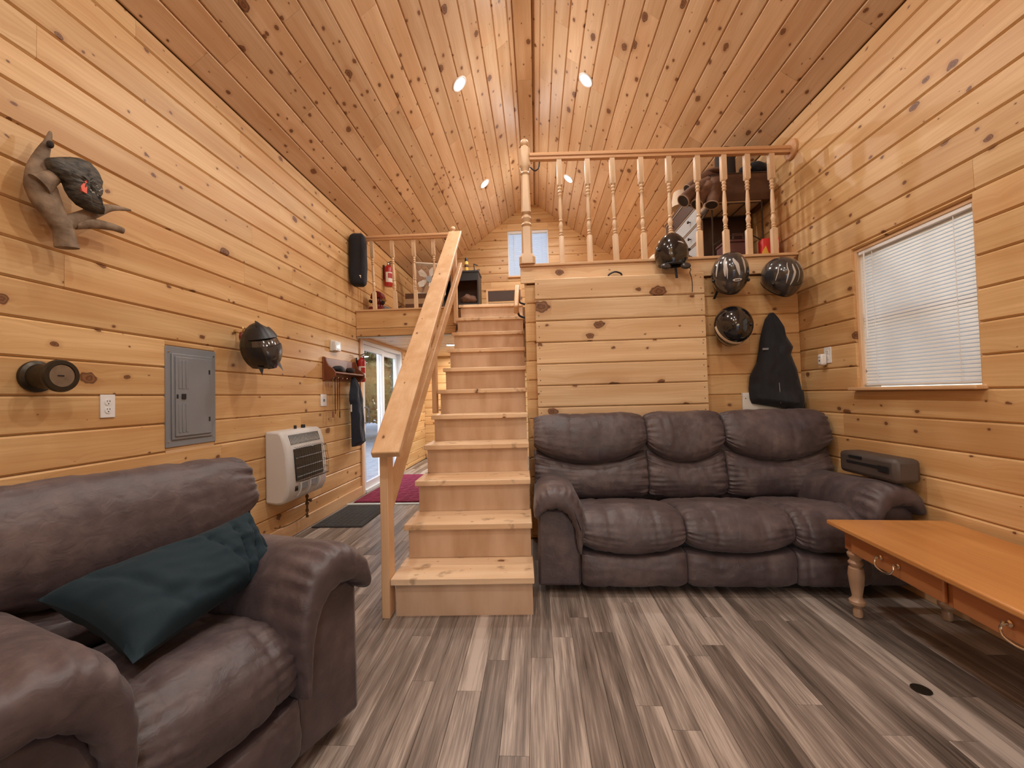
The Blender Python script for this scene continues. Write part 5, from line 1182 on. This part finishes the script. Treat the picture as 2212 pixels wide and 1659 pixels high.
# ------------------------------------------------------------------ left loft
bg_ = thing('hanging_bag', 'tall black padded bag hanging at the left end of the loft railing', 'bag', (-2.03, 4.645, 2.47), (0, 0, R(6)))
def bagf(u, v):
    a = 2*pi*u; c, s = math.cos(a), math.sin(a); p = 0.45
    w = 0.093*(1-0.10*math.cos(v*pi*1.0)**6*(v > .5)-0.05*(v < .12)); d = 0.066
    e = 1-max(0, (0.07-v)/0.07)**2*0.35-max(0, (v-0.93)/0.07)**2*0.30
    x = math.copysign(abs(c)**p, c)*w*e; y = math.copysign(abs(s)**p, s)*d*e
    n_ = 0.006*noise.noise(Vector((c*1.5, s*1.5, v*5)))
    return (x+n_, y+n_, v*0.605)
mb = MB().grid(44, 26, bagf); mb.f += [tuple(range(0, 44)), tuple(26*45+i for i in range(44))]
mb.build('body', 'dull_black', bg_, smooth=60)
MB().box(0.030, 0.050, -0.0675, -0.062, 0.075, 0.11).build('tag', 'label_white', bg_)
MB().box(-0.060, -0.055, -0.0695, -0.058, 0.05, 0.56).build('seam', 'black', bg_); MB().box(0.052, 0.057, -0.0695, -0.058, 0.05, 0.56).build('seam', 'black', bg_)
MB().tube([(-0.05, 0.0, 0.60), (-0.01, 0.10, 0.625), (0.04, 0.115, 0.59)], 0.008, 8, 4).build('strap', 'dull_black', bg_, smooth=40)
# red and black machine on the loft floor
eng = thing('engine_toy', 'dark red and black machine part on the loft floor behind the spindles', 'machine', (-1.99, 5.13, ZL+0.002))
MB().box(-0.10, 0.12, -0.10, 0.10, 0.0, 0.12).build('base', 'red_dark', eng, bevel=0.03)
MB().lathe([(0.002, 0.12), (0.07, 0.12), (0.062, 0.15), (0.075, 0.155), (0.06, 0.165), (0.072, 0.185), (0.058, 0.19), (0.05, 0.22), (0.002, 0.225)], 18, (0.0, 0, 0)).build('finned_cylinder', 'red_dark', eng, smooth=35)
MB().prism([(-0.085, 0.225), (0.085, 0.24), (0.06, 0.30), (0.0, 0.325), (-0.07, 0.29)], -0.06, 0.06, 'y').build('cover', 'red_dark', eng, bevel=0.012)
for i, (x, z) in enumerate(((0.08, 0.17), (0.10, 0.20), (0.07, 0.225), (-0.075, 0.19))): MB().lathe([(0.002, -0.02), (0.02, -0.02), (0.022, 0.02), (0.002, 0.022)], 12, (x, -0.05, z), 'y').build('fitting', ['black', 'brass', 'red_dark', 'black'][i], eng, smooth=40)
MB().add([(0.11, -0.09, 0.13), (0.30, -0.05, 0.03), (0.30, 0.06, 0.03), (0.11, 0.09, 0.13), (0.11, -0.09, 0.0), (0.30, -0.05, 0.0), (0.30, 0.06, 0.0), (0.11, 0.09, 0.0)], [(0,1,2,3), (7,6,5,4), (0,4,5,1), (1,5,6,2), (2,6,7,3), (3,7,4,0)]).build('shroud', 'grey_metal', eng, bevel=0.006)
MB().tube([(0.20, -0.06, 0.06), (0.25, -0.075, 0.085), (0.33, -0.075, 0.11)], 0.006, 8, 3).build('lever', 'black', eng, smooth=40)
# box fan
bf = thing('box_fan', 'white box fan standing on a brown box in the loft', 'fan', (-1.645, 6.38, 2.77), (0, 0, R(20)))
FH = 0.25
for q in ((-FH, FH, 0.48, 0.50), (-FH, FH, 0.0, 0.02)): MB().box(q[0], q[1], -0.055, 0.055, q[2], q[3]).build('frame_side', 'offwhite', bf, bevel=0.006)
for a in (-FH, FH-0.02): MB().box(a, a+0.02, -0.055, 0.055, 0.021, 0.479).build('frame_side', 'offwhite', bf, bevel=0.006)
for k in range(5):
    a0 = k*1.2566; pts = [(0.045, -0.3), (0.10, -0.42), (0.19, -0.28), (0.205, 0.05), (0.15, 0.28), (0.06, 0.22)]
    f = []
    for r_, da in pts: f.append((r_*math.cos(a0+da), -0.012+0.05*da, 0.25+r_*math.sin(a0+da)))
    for r_, da in pts: f.append((r_*math.cos(a0+da), -0.006+0.05*da, 0.25+r_*math.sin(a0+da)))
    MB().add(f, [tuple(range(6)), tuple(reversed(range(6, 12)))]+[(i, (i+1) % 6, 6+(i+1) % 6, 6+i) for i in range(6)]).build('blade', 'label_white', bf)
MB().lathe([(0.002, -0.03), (0.05, -0.03), (0.05, 0.02), (0.002, 0.02)], 20, (0, 0, 0.25), 'y').build('motor_hub', 'grey_metal', bf, smooth=35)
for i in range(23):
    x = -0.22+i*0.02; MB().box(x-0.0012, x+0.0012, -0.052, -0.049, 0.021, 0.479).build('grille_bar', 'offwhite', bf)
lb = thing('storage_carton', 'brown carton below the box fan in the loft', 'box', (-1.72, 6.38, ZL+0.002), (0, 0, R(3)))
MB().box(-0.27, 0.27, -0.16, 0.16, 0.0, 0.563).build('body', 'brown', lb, bevel=0.004); MB().box(-0.272, 0.272, -0.162, -0.1602, 0.40, 0.48).build('tape', 'shelf_tan', lb)
sml = thing('paper_tub', 'small white tub on the loft floor beside the stair rail', 'tub', (-1.42, 5.35, ZL+0.002))
MB().lathe([(0.002, 0), (0.045, 0), (0.05, 0.16), (0.002, 0.16)], 18).build('tub', 'white', sml, smooth=35); MB().lathe([(0.002, 0.1605), (0.053, 0.1605), (0.053, 0.18), (0.002, 0.182)], 18).build('lid', 'white', sml, smooth=35)
# black shelf unit with can and bits on top
bc = thing('shelf_unit', 'black open shelf unit standing in the loft by the gable wall', 'shelf', (-1.17, 6.55, ZL+0.002))
BW, BH = 0.285, 0.985
for x in (-BW, BW-0.022): MB().box(x, x+0.022, -0.0, 0.36, 0.0, BH-0.03).build('side_panel', 'black', bc)
MB().box(-BW-0.008, BW+0.008, -0.012, 0.37, BH-0.03, BH).build('top', 'black', bc, bevel=0.003)
MB().box(-BW+0.0225, BW-0.0225, 0.0, 0.02, BH-0.16, BH-0.0305).build('apron', 'black', bc)
for z in (0.09, 0.44): MB().box(-BW+0.0225, BW-0.0225, 0.0, 0.34, z, z+0.02).build('shelf', 'black', bc)
MB().box(-BW+0.0225, BW-0.0225, 0.345, 0.358, 0.0, BH-0.031).build('back_panel', 'brown', bc)
MB().box(-0.17, -0.15, 0.0, 0.34, 0.461, BH-0.031).build('divider', 'black', bc)
lump('shoe_heap', 'brown and white shoes heaped in the black loft shelf unit', 'shoes', (-1.06, 6.66, 2.735), (0.15, 0.10, 0.085), 'suede', 21)
sc_ = thing('spray_can', 'yellow spray can with black cap on the black loft shelf unit', 'can', (-1.085, 6.62, ZL+0.002+BH))
MB().lathe([(0.002, 0), (0.030, 0), (0.031, 0.006), (0.031, 0.155), (0.025, 0.17), (0.002, 0.172)], 20).build('can_body', 'can', sc_, smooth=40)
MB().lathe([(0.002, 0.1725), (0.027, 0.1725), (0.026, 0.21), (0.016, 0.232), (0.002, 0.235)], 20).build('cap', 'black', sc_, smooth=40)
MB().lathe([(0.0313, 0.07), (0.0318, 0.072), (0.0318, 0.115), (0.0313, 0.117)], 20).build('print_band', 'brown', sc_, smooth=40)
ms = thing('small_clamp_lamp', 'small black angled gadget with cord on the black loft shelf unit', 'gadget', (-0.955, 6.62, ZL+0.002+BH))
MB().box(-0.022, 0.022, -0.03, 0.03, 0.0, 0.02).build('base', 'black', ms, bevel=0.003)
MB().beam((0.0, 0, 0.02), (-0.01, 0, 0.12), 0.014, 0.012).build('stem', 'black', ms); MB().beam((-0.014, 0, 0.125), (0.055, 0, 0.095), 0.016, 0.014, (0,1,0)).build('arm', 'black', ms)
MB().tube([(0.022, 0, 0.01), (0.06, 0.01, 0.04), (0.085, 0.01, 0.03), (0.07, 0.0, 0.004)], 0.004, 8, 4).build('cord', 'black', ms, smooth=40)
lump('glove_heap', 'black gloves lying on the left end of the black loft shelf unit', 'gloves', (-1.33, 6.62, ZL+BH+0.022), (0.09, 0.05, 0.03), 'dull_black', 5)
fb = thing('stair_gate', 'low wooden frame with dark panel standing at the top of the stairs', 'frame', (-0.37, 5.20, ZL+0.002))
for b in ((-0.235, -0.212, 0.0, 0.29), (0.20, 0.223, 0.0, 0.29)): MB().box(b[0], b[1], -0.012, 0.012, b[2], b[3]).build('frame_post', 'fir_z', fb)
MB().box(-0.235, 0.223, -0.014, 0.014, 0.2905, 0.310).build('top_bar', 'fir_x', fb)
for z in (0.0, 0.155): MB().box(-0.2115, 0.1995, -0.006, 0.006, z, z+0.13).build('panel', 'dark_brown', fb)

# ------------------------------------------------------------------ right loft
ds = thing('dresser', 'dark dresser with silver grey drawer fronts in the right loft', 'dresser', (1.60, 4.50, ZL+0.002), (0, 0, 0))
MB().box(0.0, 0.44, -0.53, 0.45, 0.03, 0.90).build('carcass', 'dark_brown', ds, bevel=0.004)
MB().box(-0.02, 0.45, -0.55, 0.47, 0.9005, 0.93).build('top', 'dark_brown', ds, bevel=0.004)
for z in (0.05, 0.222, 0.394, 0.566, 0.738):
    d = MB().box(-0.016, -0.0005, -0.515, 0.435, z, z+0.145).build('drawer', 'drawer' if z < 0.7 else 'dark_brown', ds, bevel=0.003)
    for y in (-0.32, 0.20): MB().lathe([(0.001, 0.0), (0.006, 0.0), (0.006, -0.014), (0.016, -0.022), (0.012, -0.032), (0.001, -0.034)], 12, (-0.0165, y, z+0.072), 'x').build('knob', 'wire', d, smooth=40)
    MB().box(-0.020, -0.017, -0.515, 0.435, z+0.148, z+0.160).build('moulding', 'suede_edge', ds)
for y in (-0.541,): MB().box(-0.012, 0.012, y-0.008, y+0.008, 0.0, 0.899).build('stile', 'suede_edge', ds)
rk = thing('wire_rack', 'dark metal wire rack with tan shelf near the right wall in the loft', 'rack', (1.775, 3.77, ZL+0.002))
for x, y in ((-0.21, -0.13), (0.21, -0.13), (-0.21, 0.13), (0.21, 0.13)):
    MB().lathe([(0.002, 0), (0.007, 0), (0.007, 0.60), (0.011, 0.605), (0.010, 0.622), (0.002, 0.626)], 10, (x, y, 0)).build('post', 'wire', rk, smooth=40)
MB().box(-0.20, 0.20, -0.14, 0.14, 0.571, 0.583).build('shelf_board', 'shelf_tan', rk)
for q in (((-0.21, -0.14, 0.565), (0.21, -0.14, 0.565)), ((-0.21, 0.14, 0.565), (0.21, 0.14, 0.565)), ((-0.21, -0.14, 0.565), (-0.21, 0.14, 0.565)), ((0.21, -0.14, 0.565), (0.21, 0.14, 0.565)), ((-0.07, -0.14, 0.562), (-0.07, 0.14, 0.562)), ((0.07, -0.14, 0.562), (0.07, 0.14, 0.562))):
    MB().tube(q, 0.005, 8).build('shelf_wire', 'wire', rk, smooth=40)
MB().tube([(-0.22, -0.15, 0.20), (-0.10, -0.15, 0.27), (0.02, -0.15, 0.295), (0.12, -0.15, 0.27), (0.22, -0.15, 0.20)], 0.005, 8, 4).build('brace', 'wire', rk, smooth=40)
MB().tube([(-0.22, -0.14, 0.56), (-0.27, -0.14, 0.48), (-0.31, -0.12, 0.43)], 0.008, 8, 4).build('hook', 'wire', rk, smooth=40)
bxr = thing('brown_carton', 'large plain brown carton on the wire rack in the right loft', 'box', (1.795, 3.775, ZL+0.002+0.585))
MB().box(-0.225, 0.27, -0.15, 0.15, 0.0, 0.235).build('body', 'brown', bxr, bevel=0.004)
MB().box(-0.2265, -0.2255, -0.15, 0.15, 0.02, 0.22).build('side_label', 'shelf_tan', bxr); MB().box(-0.228, 0.272, -0.152, 0.152, 0.2355, 0.245).build('lid', 'dark_brown', bxr)
bkl = lump('black_bag', 'black soft bag with buckle lying on the brown carton in the loft', 'bag', (1.965, 3.70, 3.075), (0.11, 0.10, 0.055), 'dull_black', 31)
MB().box(1.845, 1.885, 3.585, 3.60, 3.04, 3.065).build('buckle', 'steel', bkl, bevel=0.003)
ht = thing('hat', 'dark domed hat on the brown carton, its top showing over the loft handrail', 'hat', (1.765, 3.80, 3.049))
MB().lathe([(0.002, 0.0), (0.105, 0.0), (0.11, 0.012), (0.085, 0.02), (0.083, 0.22), (0.072, 0.275), (0.04, 0.30), (0.002, 0.304)], 28).build('crown', 'lining', ht, smooth=50)
# rolled suede coats draped over the dresser end
rc = thing('suede_coat', 'brown suede coat with dangling sleeves draped over the carton in the loft', 'coat', (1.46, 3.70, 2.78))
def sleeve(pts, r0, r1):
    o = MB().sweep(pts, [r0, (r0+r1)/2, r1], 22, (0,0,1), 6, lambda t, a: 1+0.12*noise.noise(Vector((math.cos(a)*2, math.sin(a)*2, t*6+pts[0][0]*9)))).build('sleeve', 'suede', rc, smooth=70, world=True)
    p, q = Vector(pts[-1]), Vector(pts[-2]); d = (p-q).normalized(); u = d.orthogonal().normalized(); w = d.cross(u)
    n = 20; ring = [p+(u*math.cos(6.2832*k/n)+w*math.sin(6.2832*k/n))*r1 for k in range(n+1)]
    MB().sweep(ring, [0.005]*(n+1), 6).build('cuff_trim', 'suede_edge', o, smooth=60, world=True) if False else None
    e = MB().sweep(ring, [0.005]*(n+1), 6); im = Matrix.Translation(-rc.location); e.v = [im @ v for v in e.v]; e.build('cuff_trim', 'suede_edge', o, smooth=60)
    dsk = MB().sweep([p+d*0.001, p+d*0.0025], [r1*0.86, r1*0.84], 18); dsk.v = [im @ v for v in dsk.v]; dsk.build('cuff_lining', 'lining', o)
sleeve([(1.62, 3.70, 3.075), (1.53, 3.69, 3.04), (1.375, 3.66, 2.925)], 0.045, 0.042)
sleeve([(1.56, 3.66, 2.97), (1.43, 3.64, 2.90), (1.315, 3.61, 2.80)], 0.06, 0.056)
sleeve([(1.60, 3.62, 2.96), (1.57, 3.60, 2.86), (1.535, 3.57, 2.735)], 0.062, 0.052)
sleeve([(1.55, 3.63, 2.93), (1.46, 3.61, 2.82), (1.42, 3.59, 2.755)], 0.06, 0.05)
lump('x', 'x', 'x', (0, 0, 0), (.1, .1, .1), 'suede') if False else None
mbx = MB().ball((0, 0, 0), (0.10, 0.09, 0.07), 24, 14); mbx.v = [Vector((1.615, 3.70, 3.082))+Vector((v.x, v.y, v.z*0.45))*(1+0.4*noise.noise(v*9)) for v in mbx.v]
mbx.build('coat_body', 'suede', rc, smooth=70, world=True)
ls = thing('lampshade', 'cream lampshade on the dresser left of the hat', 'lamp', (1.72, 4.80, ZL+0.934))
MB().lathe([(0.002, 0), (0.06, 0), (0.055, 0.015), (0.012, 0.03), (0.012, 0.13), (0.002, 0.131)], 16).build('base', 'wire', ls, smooth=40)
MB().lathe([(0.002, 0.131), (0.115, 0.131), (0.080, 0.31), (0.002, 0.311)], 28).build('shade', 'cream', ls, smooth=40)
cp_ = thing('cap', 'cream cap with black brim on the loft edge beside the black helmet', 'cap', (1.035, 3.53, ZL+0.003))
mb = MB().ball((0, 0, 0), (0.085, 0.10, 0.125), 20, 12); mb.v = [Vector((v.x+0.15*max(0, v.z), v.y, max(0.0, v.z))) for v in mb.v]; mb.build('crown', 'cream', cp_, smooth=60)
MB().prism([(-0.13, -0.06), (-0.04, -0.10), (-0.04, 0.10), (-0.13, 0.06), (-0.145, 0.0)], 0.0, 0.006).build('brim', 'black', cp_, bevel=0.002)
bn = thing('storage_bin', 'mauve plastic storage bin under the wire rack in the loft', 'bin', (1.80, 3.765, ZL+0.002))
MB().box(-0.115, 0.085, -0.10, 0.10, 0.0, 0.24).build('body', 'mauve', bn, bevel=0.012); MB().box(-0.12, 0.09, -0.105, 0.105, 0.2405, 0.262).build('lid', 'mauve', bn, bevel=0.006)
MB().box(-0.06, 0.03, -0.112, -0.1055, 0.29, 0.31).build('handle', 'mauve', bn); 
for x in (-0.06, 0.022): MB().box(x, x+0.008, -0.112, -0.1055, 0.2625, 0.2895).build('handle_stem', 'mauve', bn)
rp = thing('red_package', 'bright red package with yellow print at the right end of the loft edge', 'package', (1.985, 3.545, ZL+0.024), (0, 0, R(-12)))
MB().box(-0.075, 0.06, -0.05, 0.05, -0.021, 0.185).build('body', 'bright_red', rp, bevel=0.012)
MB().box(0.0, 0.05, -0.0515, -0.0502, 0.09, 0.16).build('white_label', 'label_white', rp); MB().add([(-0.073, -0.0512, 0.0), (-0.02, -0.0512, 0.04), (-0.045, -0.0512, 0.12), (-0.073, -0.0512, 0.07)], [(0,1,2,3)]).build('print', 'yellow', rp)

# ------------------------------------------------------------------ case behind the sofa arm
cs = thing('hard_case', 'brown hard-shell case with black latch strip on the right sofa arm by the wall', 'case', (1.985, 2.60, 0.0), (0, 0, R(0)))
MB().box(-0.065, 0.072, -0.25, 0.17, 0.622, 0.757).build('shell', 'case', cs, bevel=0.025)
MB().box(-0.069, -0.0655, -0.20, 0.10, 0.69, 0.705).build('latch_strip', 'black', cs, bevel=0.001); MB().box(-0.069, -0.0655, -0.02, 0.08, 0.722, 0.738).build('name_plate', 'black', cs)
MB().box(-0.072, -0.0695, -0.21, -0.14, 0.675, 0.71).build('latch', 'black', cs, bevel=0.001)
